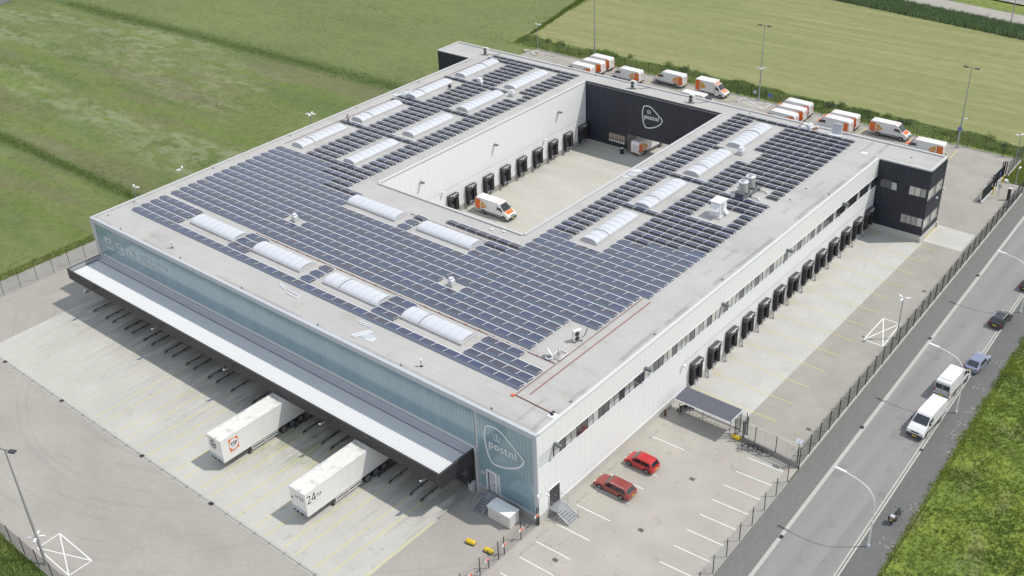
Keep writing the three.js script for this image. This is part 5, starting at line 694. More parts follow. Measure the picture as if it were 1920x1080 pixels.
// ---- semi-trailers backed under the canopy
function trailer() {
  const t = new THREE.Group(), L = 13.5, W = 2.5, y0 = 1.1, y1 = 4.02; // local +x is the visible front end
  part('body', rbox(L, y1 - y0, W, 0.05, L / 2, (y0 + y1) / 2, 0), [std([1, 1, 1], 0.5, 0, { map: trailerTex })][0], t);
  part('roof', bb(0.03, L - 0.03, y1, y1 + 0.02, -W / 2 + 0.06, W / 2 - 0.06), matTrailerRoof, t); for (const s of [1, -1]) for (let k = 1; k < 5; k++) { part('marker_light', box(0.1, 0.05, 0.02, k * 2.7, y0 + 0.01, s * (W / 2 + 0.02)), M.orange, t); } for (const s of [1, -1]) for (let k = 1; k < 9; k++) part('panel_seam', box(0.02, y1 - y0 - 0.2, 0.006, k * 1.5, (y0 + y1) / 2, s * (W / 2 + 0.001)), M.alu, t);
  part('edge_rail', [bb(0, L, y1 - 0.07, y1 + 0.015, W / 2 - 0.03, W / 2 + 0.012), bb(0, L, y1 - 0.07, y1 + 0.015, -W / 2 - 0.012, -W / 2 + 0.03), bb(0, L, y0 - 0.04, y0 + 0.06, W / 2 - 0.03, W / 2 + 0.012), bb(0, L, y0 - 0.04, y0 + 0.06, -W / 2 - 0.012, -W / 2 + 0.03)], M.alu, t);
  part('front_skirt', [bb(L - 0.02, L + 0.03, y0, y0 + 0.55, -W / 2 + 0.03, W / 2 - 0.03)], M.trim, t); part('connectors', [box(0.12, 0.2, 0.3, L + 0.05, y0 - 0.05, 0.3), box(0.12, 0.16, 0.5, L + 0.05, y0 - 0.05, -0.4), box(0.1, 0.16, 0.25, L + 0.04, y0, 0.8), box(1.0, 0.14, 1.2, L - 0.8, y0 - 0.1, 0)], M.dark, t);
  part('chassis', [box(L - 1, 0.26, 0.14, L / 2 - 0.4, 0.95, 0.45), box(L - 1, 0.26, 0.14, L / 2 - 0.4, 0.95, -0.45)], M.charcoal, t);
  for (const s of [1, -1]) { part('landing_leg', [box(0.14, 0.95, 0.14, 9.95, 0.52, s * 0.95), box(0.36, 0.06, 0.3, 9.95, 0.05, s * 0.95)], M.charcoal, t); const g = [bb(5.9, 9.7, 0.46, 0.58, s * 1.2 - 0.02, s * 1.2 + 0.02), bb(5.9, 9.7, 0.8, 0.92, s * 1.2 - 0.02, s * 1.2 + 0.02)]; for (const x of [5.95, 7.8, 9.65]) g.push(bb(x - 0.05, x + 0.05, 0.46, 1.08, s * 1.2 - 0.03, s * 1.2 + 0.01)); part('side_guard', g, M.alu, t); }
  wheels(t, [2.6, 3.85, 5.1], W, 0.5, 0.38, M.galv); part('rear_bumper', bb(0.02, 0.2, 0.5, 0.65, -1.1, 1.1), M.charcoal, t);
  return t;
}
const trailerTex = colorTex(512, 256, (u, v) => { const s = fbm(u * 40, v * 3, 4), f = fbm(u * 120, v * 60, 2), k = 0.93 + 0.07 * s + 0.03 * f; return [0.77 * k, 0.765 * k, 0.745 * k]; });
const matTrailerRoof = std([1, 1, 1], 0.7, 0, { map: colorTex(512, 256, (u, v) => { const a = smooth(0.5, 0.8, fbm(u * 14 + 4, v * 3.2, 5)), b = smooth(0.55, 0.75, fbm(u * 30, v * 2 + 9, 3)) * 0.3; const k = 0.98 - 0.33 * a - 0.2 * b; return [0.68 * k, 0.67 * k, 0.63 * k]; }) });
const inkM = std([0.02, 0.02, 0.022], 0.6);
{ // TIP sign trailer
  const t = adopt(trailer(), 'semi_trailer', 'white box trailer with an orange square sign on its side, at the docks', 'trailer', [-34.25, 0, 1.15], -Math.PI / 2);
  // local z+ is world -x ; the side towards the viewer is local -z
  const R = (g) => g.rotateY(Math.PI).translate(0, 0, -1.254);
  const sq = R(bb(-12.5, -11.25, 2.05, 3.6, 0, 0.012)); part('orange_sign', sq, M.orange, t); part('sign_disc', R(new THREE.CylinderGeometry(0.62, 0.62, 0.01, 26).rotateX(Math.PI / 2).scale(0.95, 1.12, 1).translate(-11.875, 2.83, 0.016)), M.white, t); part('lettering', R(textFit('TIP', -12.3, -11.45, 2.58, fontBold, 0.012, 1.25).translate(0, 0, 0.02)), inkM, t); part('small_print', R(bb(-12.5, -11.7, 1.88, 1.95, 0, 0.01)), M.signRed, t);
  const Fr = (g) => g.rotateY(Math.PI / 2).translate(13.51, 0, 0); part('front_disc', Fr(new THREE.TorusGeometry(0.42, 0.05, 6, 24).scale(1, 1.15, 0.2).translate(-0.25, 3.0, 0.02)), inkM, t); part('front_lettering', Fr(textFit('TIP', -0.52, 0.02, 2.8, fontBold, 0.012, 1.2)), inkM, t); part('front_number', Fr(textFit('20', -0.62, 0.02, 3.4, fontBold, 0.012)), std([0.3, 0.3, 0.3], 0.6), t);
}
{
  const t = adopt(trailer(), 'semi_trailer', 'white box trailer with a big black number 24 on its side', 'trailer', [-20.15, 0, 1.15], -Math.PI / 2);
  const R = (g) => g.rotateY(Math.PI).translate(0, 0, -1.254);
  part('number', R(textFit('24', -13.3, -12.12, 2.62, fontReg, 0.012, 1.2)), inkM, t); part('lettering', R(textFit('TIP', -12.0, -11.35, 2.78, fontReg, 0.012, 1.15)), inkM, t); part('small_print', R(bb(-13.0, -11.6, 2.36, 2.4, 0, 0.01)), M.trim, t);
  const Fr = (g) => g.rotateY(Math.PI / 2).translate(13.51, 0, 0); part('front_lettering', Fr(textFit('TIP', -0.42, 0.12, 2.92, fontReg, 0.012, 1.2)), std([0.16, 0.16, 0.17], 0.6), t); part('front_number', Fr(textFit('24', 0.26, 0.95, 2.92, fontReg, 0.012, 1.2)), std([0.16, 0.16, 0.17], 0.6), t); part('front_plate', Fr(bb(-1.1, -0.8, 2.6, 2.78, 0, 0.015)), inkM, t);
}
// ---- motorcycles and bicycles
function motorcycle() { const t = new THREE.Group(); const wh = new THREE.TorusGeometry(0.3, 0.07, 8, 20); for (const x of [-0.72, 0.72]) { const q = part('wheel', wh, M.tyre, t); q.position.set(x, 0.36, 0); part('hub', new THREE.CylinderGeometry(0.2, 0.2, 0.05, 14).rotateX(Math.PI / 2), M.galvDark, q); } part('engine', rbox(0.55, 0.4, 0.36, 0.08, 0, 0.5, 0), M.galvDark, t); part('tank', rbox(0.55, 0.28, 0.34, 0.12, 0.15, 0.86, 0), M.dark, t); part('seat', rbox(0.72, 0.12, 0.3, 0.05, -0.38, 0.82, 0), M.rubber, t); part('fairing', rbox(0.3, 0.45, 0.4, 0.12, 0.6, 0.9, 0), std([0.2, 0.2, 0.22], 0.3), t); part('fork', [bar([0.72, 0.36, 0.1], [0.5, 1.0, 0.1], 0.03), bar([0.72, 0.36, -0.1], [0.5, 1.0, -0.1], 0.03)], M.galv, t); part('handlebar', bar([0.48, 1.05, -0.38], [0.48, 1.05, 0.38], 0.025), M.dark, t); part('exhaust', bar([-0.85, 0.4, -0.2], [0.1, 0.32, -0.2], 0.06), M.steel, t); part('windshield', cross(0.72, 1.05, 0.34, 0.5, 1.38, 0.28), M.paneClear, t); part('mirror', [rbox(0.06, 0.1, 0.14, 0.03, 0.45, 1.2, 0.42), rbox(0.06, 0.1, 0.14, 0.03, 0.45, 1.2, -0.42)], M.dark, t); return t; }
{ const m = motorcycle(); part('top_box', rbox(0.4, 0.3, 0.46, 0.06, -0.85, 1.02, 0), std([0.5, 0.5, 0.52], 0.4), m); for (const s of [-1, 1]) part('pannier', rbox(0.5, 0.36, 0.18, 0.06, -0.7, 0.7, s * 0.32), M.dark, m); part('number_plate', box(0.02, 0.16, 0.2, -1.08, 0.72, 0), M.plate, m); part('tail_lamp', box(0.04, 0.08, 0.2, -1.07, 0.9, 0), M.lampRed, m); adopt(m, 'motorcycle', 'dark touring motorcycle with grey top box on the footpath beside the grass', 'motorcycle', [28.35, 0.05, -22.4], Math.PI / 2 - 0.1); const s = motorcycle(); adopt(s, 'motorcycle', 'black motorcycle standing under the left end of the bicycle shelter', 'motorcycle', [1.95, 0, -25.0], 0.9); }
function bicycle(c) { const t = new THREE.Group(), wh = new THREE.TorusGeometry(0.33, 0.025, 6, 22), sp = merge([0, 1, 2, 3].map((k) => box(0.008, 0.64, 0.008).rotateZ(k * 0.785))); for (const x of [-0.52, 0.52]) { const q = part('wheel', wh, M.tyre, t); q.position.set(x, 0.35, 0); part('spokes', sp, M.galv, q); } part('frame', [bar([-0.52, 0.35, 0], [-0.08, 0.32, 0], 0.018), bar([-0.08, 0.32, 0], [-0.2, 0.85, 0], 0.02), bar([-0.2, 0.8, 0], [0.38, 0.82, 0], 0.02), bar([-0.08, 0.32, 0], [0.38, 0.78, 0], 0.022), bar([-0.52, 0.35, 0], [-0.18, 0.78, 0], 0.015)], std(c, 0.4), t); part('fork', bar([0.52, 0.35, 0], [0.36, 0.98, 0], 0.02), M.galv, t); part('saddle', rbox(0.26, 0.07, 0.16, 0.03, -0.22, 0.92, 0), M.dark, t); part('handlebar', [bar([0.34, 1.02, -0.28], [0.34, 1.02, 0.28], 0.018)], M.dark, t); part('mudguard', new THREE.TorusGeometry(0.37, 0.02, 4, 14, Math.PI).translate(-0.52, 0.35, 0), M.charcoal, t); part('carrier', box(0.36, 0.03, 0.14, -0.55, 0.76, 0), M.dark, t); return t; }
[[10.35, -23.2, 2.1, [0.4, 0.4, 0.42], 'silver bicycle leaning at the yellow guard end of the fence rack'], [11.3, -23.4, 0.5, [0.04, 0.04, 0.045], 'dark bicycle in the middle of the rack along the concrete fence foot'], [11.9, -23.45, 0.35, [0.03, 0.05, 0.04], 'dark green bicycle second from the right in the fence rack'], [13.0, -23.4, 0.3, [0.05, 0.05, 0.05], 'black bicycle at the right end of the fence rack']].forEach(([x, z, a, c, l]) => adopt(bicycle(c), 'bicycle', l, 'bicycle', [x, 0, z], a));

// ---------------------------------------------------------------- yard fittings
const ORD = 'first second third fourth fifth sixth seventh eighth ninth tenth eleventh twelfth thirteenth fourteenth fifteenth sixteenth seventeenth eighteenth nineteenth twentieth twenty-first twenty-second twenty-third twenty-fourth twenty-fifth twenty-sixth twenty-seventh twenty-eighth'.split(' ');
{ // guide rails for trucks at the docks
  const proto = thing('wheel_guide_rail', 'dark wheel guide rail under the dock canopy, first from the left', 'guide rail', [-75.86, 0, 0], 0, 'wheel guide rails in pairs under the dock canopy');
  part('rail', [bar([0, 0.18, 1.2], [0, 0.18, 4.7], 0.065, 8), tube([[0, 0.18, 4.68], [0, 0.18, 4.9], [0.05, 0.16, 5.06], [0.22, 0.1, 5.12]], 0.065, 8)], M.charcoal, proto); for (const z of [1.6, 3.2, 4.7]) part('foot', box(0.14, 0.14, 0.16, 0, 0.07, z), M.charcoal, proto);
  let nr = 1; for (const x of [-72.8, -71.05, -68.1, -66.4, -63.6, -61.74, -58.83, -57.1, -54.1, -52.46, -49.4, -47.7, -44.7, -40.6, -37.6, -35.8, -32.75, -31.2, -27.95, -26.4, -23.35, -21.65, -18.62, -16.92, -13.74, -12.14]) copy(proto, 'wheel_guide_rail', 'dark wheel guide rail under the dock canopy, ' + ORD[nr++] + ' from the left', [x, 0, 0]);
  const e = copy(proto, 'wheel_guide_rail', 'light guide rail lying in the sun at the right end of the dock apron', [-8.88, 0, 0.6]); delete e.userData.group; e.children.forEach((c) => { c.material = M.galv; });
}
function stairs(name, label, pos, turn, n, wide, PL = 1.5) { // local: platform at the wall (z 0..plat), flight runs towards +x
  const t = thing(name, label, 'stairs', pos, turn), top = 1.0, run = 0.27, rise = top / (n + 1);
  part('platform', [bb(-PL, 0, top - 0.05, top, 0.05, wide)], M.galv, t);
  for (let k = 0; k < n; k++) part('tread', box(0.25, 0.04, wide - 0.1, 0.14 + k * run, top - (k + 1) * rise, wide / 2), M.galv, t);
  for (const z of [0.06, wide]) part('stringer', bar([-0.05, top - 0.08, z], [n * run + 0.15, 0.06, z], 0.06), M.galv, t);
  const rail = (z) => part('railing', [bar([-PL + 0.02, top, z], [-PL + 0.02, top + 1, z], 0.025), bar([0, top, z], [0, top + 1, z], 0.025), bar([-PL + 0.02, top + 1, z], [0, top + 1, z], 0.025), bar([-PL + 0.02, top + 0.5, z], [0, top + 0.5, z], 0.018), bar([0, top + 1, z], [n * run, 1.0, z], 0.025), bar([0, top + 0.5, z], [n * run, 0.5, z], 0.018), bar([n * run, 0.05, z], [n * run, 1.0, z], 0.025)], M.galv, t);
  rail(wide); rail(0.08); part('leg', [bar([-PL + 0.05, 0, wide - 0.05], [-PL + 0.05, top, wide - 0.05], 0.035), bar([-PL + 0.05, 0, 0.1], [-PL + 0.05, top, 0.1], 0.035), bar([-0.05, 0, wide - 0.05], [-0.05, top, wide - 0.05], 0.035)], M.galv, t);
  return t;
}
stairs('steel_stairs', 'grey steel stairs to the door in the teal front wall beside the canopy', [-5.45, 0, 1.25], -Math.PI / 2, 5, 1.4, 1.15);
stairs('steel_stairs', 'grey steel stairs with landing at the dark door in the white side wall', [1.2, 0, -3.4], 0, 5, 1.8, 1.12);
{ const t = thing('electrical_cabinet', 'light grey double-door electrical cabinet on the ground below the teal front wall', 'cabinet', [-3.3, 0, 1.75], 0); part('body', bb(-1.5, 1.45, 0.05, 1.62, -0.75, 0.72), std([0.62, 0.61, 0.58], 0.5), t); part('lid', [new THREE.ExtrudeGeometry(shapeOf([[-0.82, 0], [0.8, 0], [0.8, 0.06], [0, 0.14], [-0.82, 0.06]]), { depth: 3.1, bevelEnabled: false }).rotateY(Math.PI / 2).translate(-1.58, 1.62, 0)], M.trimWhite, t); for (const x of [-1.48, 0]) part('door', bb(x + 0.02, x + 1.42, 0.12, 1.56, 0.72, 0.75), std([0.58, 0.57, 0.54], 0.5), t); part('handle', [bb(-0.12, -0.07, 0.8, 0.98, 0.75, 0.78)], M.galvDark, t); part('plinth', bb(-1.45, 1.4, 0, 0.1, -0.7, 0.68), M.plinth, t); }
for (const [x, z, a, l] of [[-3.75, 6.4, 0.15, 'short yellow rounded bollard in the yard, left of the two by the gate fence'], [-1.5, 6.2, 0.1, 'short yellow rounded bollard in the yard, right of the two against the gate fence']]) { const t = thing('bollard', l, 'bollard', [x, 0, z], a); part('post', [new THREE.CapsuleGeometry(0.25, 0.62, 6, 16).rotateZ(Math.PI / 2).translate(0, 0.25, 0)], M.yellow, t); part('base_plate', [bb(-0.5, 0.5, 0, 0.04, -0.3, 0.3)], M.galvDark, t); }
single('bollard', [new THREE.CapsuleGeometry(0.24, 0.7, 6, 14).rotateZ(Math.PI / 2).translate(9.15, 0.26, -24.1)], M.yellow, 'yellow rounded guard lying at the foot of the fence by the bicycles', 'bollard');
single('concrete_block', [rbox(0.9, 0.7, 0.35, 0.03, 9.9, 0.35, -24.4), rbox(0.5, 0.35, 1.2, 0.03, 9.3, 0.2, -24.9)], M.concrete, 'pale concrete blocks where the shelter fence meets the bicycle fence', 'concrete block');
{ const t = thing('hydrant_post', 'small brown post against the white wall at the left end of the bicycle shelter', 'post', [0.5, 0, -22.9]); part('post', cyl(0.13, 0.15, 0.75, 10, 0, 0.38, 0), std([0.1, 0.055, 0.035], 0.7), t); part('cap', new THREE.SphereGeometry(0.15, 10, 6).translate(0, 0.76, 0), std([0.12, 0.06, 0.04], 0.6), t); }
{ const t = thing('waste_bin', 'black waste bin with a pale lid beside the passage in the black courtyard wall', 'bin', [-46.2, 0, -81.15]); part('body', new THREE.CylinderGeometry(0.36, 0.3, 1.0, 4, 1).rotateY(Math.PI / 4).translate(0, 0.55, 0), M.dark, t); part('lid', rbox(0.6, 0.1, 0.6, 0.03, 0, 1.1, 0), M.trim, t); for (const s of [-1, 1]) part('wheel', new THREE.CylinderGeometry(0.1, 0.1, 0.06, 12).rotateZ(Math.PI / 2).translate(s * 0.25, 0.1, -0.25), M.tyre, t); part('guard_post', cyl(0.1, 0.1, 0.7, 8, 0.75, 0.35, 0.1), M.galv, t); }
{ // bicycle shelter
  const t = thing('bicycle_shelter', 'long open shelter with dark grey flat roof between the parking ground and the van docks', 'shelter', [0, 0, 0]);
  part('roof', new THREE.ExtrudeGeometry(shapeOf([[-25.9, 2.75], [-23.35, 2.52], [-23.35, 2.6], [-25.9, 2.83]]), { depth: 7.4, bevelEnabled: false }).rotateY(-Math.PI / 2).scale(1, 1, 1).translate(8.75, 0, 0), std([0.1, 0.105, 0.125], 0.7), t);
  part('edge_trim', [bb(1.3, 8.8, 2.48, 2.62, -23.35, -23.28), bb(8.75, 8.83, 2.5, 2.86, -25.9, -23.35), bb(1.28, 1.36, 2.5, 2.86, -25.9, -23.35)], M.alu, t); for (const x of [1.7, 4.8, 8.3]) { part('post', bar([x, 0, -24.0], [x, 2.5, -24.0], 0.05), M.galv, t); part('post', bar([x, 0, -25.7], [x, 2.72, -25.7], 0.05), M.galv, t); }
  const rk = part('bicycle_rack', [bar([2.4, 0.4, -25.2], [8.2, 0.4, -25.2], 0.03)].concat(Array.from({ length: 12 }, (_, i) => new THREE.TorusGeometry(0.25, 0.02, 5, 10, Math.PI).rotateY(Math.PI / 2).translate(2.6 + i * 0.48, 0.2, -25.2))), M.galv, t); part('back_edge', bb(1.5, 8.6, 0, 0.18, -25.9, -25.75), M.concrete, t);
}
{ const t = thing('bicycle_rack', 'low galvanised bicycle rack on the ground along the concrete fence foot', 'bicycle rack', [10, 0, -23.0]); part('rail', [bar([0, 0.06, 0.1], [6, 0.06, 0.35], 0.03), bar([0, 0.06, -0.5], [6, 0.06, -0.25], 0.03)], M.galv, t); for (let i = 0; i < 14; i++) part('hoop', tube([[0.3 + i * 0.42, 0.05, -0.4], [0.3 + i * 0.42, 0.35, -0.1], [0.3 + i * 0.42, 0.05, 0.25]], 0.018, 8, 5), M.galv, t); }

// ---------------------------------------------------------------- fences: posts and welded mesh panels
function fence(name, label, pts, h, { kerb = 0.25, kerbM = M.concrete, wireR = 0.011, rows = 12, cols = 12, postR = 0.045, y = 0, kerbW = 0.2 } = {}) {
  const t = thing(name, label, 'fence', [pts[0][0], y, pts[0][1]]);
  for (let i = 0; i < pts.length; i++) {
    const [x, z] = [pts[i][0] - pts[0][0], pts[i][1] - pts[0][1]];
    part('post', [box(postR * 1.6, h + 0.15, postR * 1.6, x, (h + 0.15) / 2, z)], M.postGreen, t);
    if (i === pts.length - 1) break;
    const [x2, z2] = [pts[i + 1][0] - pts[0][0], pts[i + 1][1] - pts[0][1]], l = Math.hypot(x2 - x, z2 - z), a = Math.atan2(-(z2 - z), x2 - x), g = [];
    for (let r = 0; r <= rows; r++) g.push(box(l, wireR * 1.5, wireR, l / 2, kerb + 0.04 + (h - kerb - 0.06) * r / rows, 0));
    for (let c = 1; c < cols; c++) g.push(box(wireR, h - kerb - 0.02, wireR, l * c / cols, (h + kerb) / 2, wireR));
    part('mesh_panel', merge(g).rotateY(a).translate(x, 0, z), M.wire, t);
    if (kerb > 0) part('kerb_board', box(l, kerb + 0.1, kerbW, l / 2, kerb / 2 - 0.05, 0).rotateY(a).translate(x, 0, z), kerbM, t);
  }
  return t;
}
const along = (fn, z0, z1, step) => { const o = []; const n = Math.round(Math.abs(z1 - z0) / step); for (let i = 0; i <= n; i++) { const z = lerp(z0, z1, i / n); o.push([fn(z), z]); } return o; };
fence('mesh_fence', 'dark mesh fence on a white concrete foot along the street beside the van docks', along(fenceX, -23.75, -104, 2.62), 2.75, { rows: 15, cols: 20, wireR: 0.011, postR: 0.06, kerb: 0.32, kerbM: M.concrete });
fence('mesh_fence', 'dark mesh fence along the street beside the parking ground', along(fenceX, 22, -21.0, 2.62), 2.35, { rows: 11, cols: 8, kerb: 0.06, wireR: 0.006, kerbM: M.plinth });
fence('mesh_fence', 'mesh fence on a grey concrete foot behind the parked bicycles', [[10.0, -24.25], [11.4, -24.2], [14.0, -24.05], [16.75, -23.8]], 2.6, { rows: 13, cols: 2, kerb: 0.62, wireR: 0.011, kerbM: M.kerbGrey });
fence('mesh_fence', 'low dark fence panels beside the right end of the bicycle shelter', [[8.95, -24.0], [8.95, -25.2], [9.9, -25.2], [9.9, -24.1]], 2.7, { rows: 8, cols: 8, kerb: 0.05, wireR: 0.02 });
fence('mesh_fence', 'short fence with thin posts behind the bicycle shelter roof', [[0.4, -27.4], [2.5, -27.4], [5.2, -27.35], [8.7, -27.3]], 1.35, { rows: 4, cols: 2, kerb: 0, wireR: 0.012 });
fence('gate_fence', 'dark mesh gate fence from the white building corner between yard and parking ground', [[0.0, 0.35], [-0.02, 2.9], [-0.03, 5.5], [-0.03, 6.4], [-0.05, 7.85], [-0.1, 9.1], [-0.15, 11.8], [-0.2, 14.5]], 2.3, { rows: 11, cols: 8, kerb: 0.05, wireR: 0.006, kerbM: M.plinth });
for (const [z, l] of [[0.45, 'the one at the building corner'], [2.93, 'second from the building corner'], [5.55, 'third from the building corner'], [8.2, 'fourth from the building corner'], [10.6, 'farthest from the building corner']]) { const t = thing('warning_sign', 'small red and white sign on the gate fence, ' + l, 'sign', [0.0, 1.45, z], 0); part('plate', bb(0.05, 0.07, -0.18, 0.18, -0.32, 0.32), M.white, t); part('red_band', bb(0.065, 0.08, -0.14, 0.14, -0.28, 0.1), M.signRed, t); part('bracket', box(0.06, 0.1, 0.1, 0.03, 0, 0), M.dark, t); }
{ const t = thing('barrier_wheel', 'small black gate roller at the foot of the white building corner', 'gate roller', [0.0, 0, 0.25]); part('wheel', new THREE.TorusGeometry(0.14, 0.06, 8, 16).translate(0, 0.2, 0), M.tyre, t); part('hub', new THREE.CylinderGeometry(0.08, 0.08, 0.1, 12).rotateX(Math.PI / 2).translate(0, 0.2, 0), M.alu, t); part('post', box(0.1, 2.4, 0.1, 0.0, 1.2, -0.2), M.postGreen, t); }
fence('wire_fence', 'thin wire fence with tall posts along the left perimeter track', along(() => -90.7, 21, -79, 2.62), 3.0, { rows: 6, cols: 2, kerb: 0.12, wireR: 0.006, postR: 0.035, kerbM: M.plinth });
fence('mesh_fence', 'green mesh fence along the weeds behind the rear yard', along((q) => q, -94.6, 10.2, 3.0).map(([x]) => [x, -117.4 + (x + 94) * 0.003]), 2.5, { rows: 10, cols: 6, kerb: 0.1, wireR: 0.006, kerbM: M.plinth });
fence('mesh_fence', 'short mesh fence between the far gate and the rear corner', [[10.2, -117], [10.3, -114.4], [10.4, -112], [10.5, -109.6]], 2.5, { rows: 12, cols: 10, kerb: 0.12, wireR: 0.015 });
fence('mesh_fence', 'green mesh fence before the shrubs at the lower left corner', along((q) => q, -50, -30.5, 2.62).map(([x]) => [x, 35.45]), 2.3, { rows: 14, cols: 14, kerb: 0.1, wireR: 0.012, kerbM: M.plinth });
for (const [z0, z1, x, l] of [[-98.2, -103.7, 10.3, 'dark sliding gate leaf standing open beside the black tower, nearer one'], [-105.4, -109.3, 9.9, 'dark sliding gate leaf with a blue sign, farther one at the yard entrance']]) {
  const t = thing('sliding_gate', l, 'gate', [x, 0, z0]); const L = z0 - z1; part('frame', [bb(-0.06, 0.06, 0.2, 0.34, -L, 0), bb(-0.06, 0.06, 1.95, 2.05, -L, 0), bb(-0.06, 0.06, 0.34, 1.95, -0.1, 0), bb(-0.06, 0.06, 0.34, 1.95, -L, -L + 0.1)], M.postGreen, t); for (let k = 1; k < L / 0.12; k++) part('bar', box(0.025, 1.62, 0.045, 0, 1.15, -k * 0.12), M.postGreen, t);
  part('guide_post', [box(0.14, 2.6, 0.14, 0.16, 1.3, -L + 0.6), box(0.14, 2.6, 0.14, -0.16, 1.3, -L + 0.6), box(0.46, 0.1, 0.14, 0, 2.62, -L + 0.6)], M.dark, t); part('guide_post', [box(0.14, 2.5, 0.14, 0.16, 1.25, -L - 0.5), box(0.14, 2.5, 0.14, -0.16, 1.25, -L - 0.5)], M.dark, t); part('rail', [bb(0.05, 0.3, 0, 0.18, -L - 1, 0.6), bb(-0.3, -0.12, 0, 0.08, -1.8, 1.4)], M.concrete, t); part('drive_box', rbox(0.5, 0.6, 0.6, 0.05, -0.2, 0.3, 0.5), M.galvDark, t); if (z0 < -104) part('blue_sign', bb(0.06, 0.08, 0.95, 1.5, -2.0, -1.6), std([0.12, 0.15, 0.5], 0.5), t); else part('notice', bb(0.06, 0.08, 1.0, 1.5, -4.2, -3.9), M.trim, t);
}
for (const [x, z, l] of [[10.65, -106.75, 'thin yellow post at the far sliding gate'], [10.8, -101.8, 'thin yellow post beside the nearer sliding gate'], [14.4, -101.75, 'thin yellow post at the pavement by the intercom pillar']]) { const t = thing('guard_post', l, 'post', [x, 0, z]); part('tube', cyl(0.09, 0.09, 1.25, 10, 0, 0.62, 0), M.yellow, t); part('cap', new THREE.SphereGeometry(0.09, 10, 6).translate(0, 1.25, 0), M.yellow, t); }
{ const t = thing('intercom_pillar', 'dark grey intercom pillar at the yard entrance by the street', 'intercom', [13.4, 0, -101]); part('body', rbox(0.45, 2.0, 0.35, 0.04, 0, 1.0, 0), M.charcoal, t); part('cap', box(0.5, 0.05, 0.42, 0, 2.02, 0), M.alu, t); part('panel', box(0.02, 0.4, 0.22, -0.235, 1.3, 0), M.galv, t); }
{ const t = thing('sign_post', 'thin post with a grey sign at the yard entrance', 'sign', [11.9, 0, -100.8]); part('post', cyl(0.04, 0.04, 2.3, 8, 0, 1.15, 0), M.galv, t); part('plate', box(0.5, 0.6, 0.03, 0, 2.1, 0.05), M.trim, t); }
{ const t = thing('solar_sign', 'tall post with a small tilted grey panel where the bicycle fence meets the street', 'sign', [16.65, 0, -23.9]); part('post', cyl(0.045, 0.045, 3.4, 8, 0, 1.7, 0), M.postGreen, t); part('panel', box(0.75, 0.05, 0.6).rotateX(0.5).translate(0, 3.5, 0), M.trim, t); part('grid', [box(0.02, 0.06, 0.56).rotateX(0.5).translate(0, 3.51, 0)], M.dark, t); part('bracket', bar([0, 3.3, 0], [0, 3.48, 0], 0.06), M.dark, t); }
// signs on the rear fence
for (const [x, m, l] of [[-39.9, M.trim, 'small pale sign on the rear fence left of the middle mast'], [-36.6, std([0.08, 0.13, 0.6], 0.5), 'small blue sign on the rear fence right of the middle mast']]) { const t = thing('fence_sign', l, 'sign', [x, 1.5, -117.1]); part('plate', box(0.75, 0.6, 0.04), m, t); part('bracket', box(0.3, 0.08, 0.2, 0, 0, -0.1), M.dark, t); }

// ---------------------------------------------------------------- lamps and masts
function streetLamp(label, x, z) { const t = thing('street_lamp', label, 'street lamp', [x, 0.05, z], Math.PI - 0.08 + 0, 'white curved street lamps'); part('pole', [cyl(0.06, 0.085, 3.2, 10, 0, 1.6, 0), tube([[0, 3.15, 0], [0, 4.6, 0], [0.2, 6.0, 0], [0.95, 7.0, 0], [2.2, 7.45, 0], [3.4, 7.6, 0]], 0.05, 26, 8)], M.white, t); part('lamp_head', rbox(1.25, 0.13, 0.28, 0.06, 3.95, 7.64, 0), M.white, t); part('lens', box(0.8, 0.04, 0.22, 4.05, 7.56, 0), M.lampClear, t); part('base', cyl(0.16, 0.18, 0.3, 10, 0, 0.15, 0), M.trim, t); return t; }
streetLamp('white curved street lamp beside the motorcycle, nearest of the three', 27.75, -17.2); streetLamp('white curved street lamp arching over the white street vans', 26.75, -43.2); streetLamp('white curved street lamp above the black estate car, farthest of the three', 25.6, -69.0);
function mast(label, x, z, h, o = {}) {
  const t = thing('light_mast', label, 'light mast', [x, 0, z], o.turn ?? 0); part('pole', cyl(0.07, 0.16, h, 12, 0, h / 2, 0), M.galv, t); part('foot', cyl(0.24, 0.26, 0.25, 12, 0, 0.12, 0), M.plinth, t);
  part('cross_arm', bar([-0.9, h, 0], [0.9, h, 0], 0.05), M.galvDark, t); for (const s of [-1, 1]) part('floodlight', rbox(0.75, 0.16, 0.5, 0.05, s * 0.95, h + 0.05, 0.1), M.charcoal, t);
  if (o.cams) for (let k = 0; k < o.cams; k++) { const a = 0.4 + k * Math.PI * 2 / o.cams; part('camera', [rbox(0.55, 0.2, 0.2, 0.05, 0.55, o.ch, 0).rotateY(a), bar([0, o.ch - 0.1, 0], [0.35, o.ch - 0.05, 0], 0.03).rotateY(a)], M.white, t); }
  if (o.round) part('round_sign', new THREE.CylinderGeometry(0.4, 0.4, 0.03, 20).rotateX(Math.PI / 2).translate(0, 3.6, 0.2), std([0.15, 0.2, 0.5], 0.5), t); return t;
}
mast('tall grey light mast with white cameras at the lower left beside the crossed box', -36, 34.75, 14.8, { cams: 4, ch: 3.7, turn: 0.4 }); mast('tall grey light mast with white cameras behind the rear yard crossed box', -38.9, -117.0, 14.8, { cams: 4, ch: 6.6 }); mast('tall grey light mast with a round blue sign by the rear fence on the right', -0.2, -116.2, 14.4, { cams: 1, ch: 5.4, round: true }); mast('tall grey light mast rising past the top edge behind the left three delivery vans', -81.5, -121.5, 15.5, {});
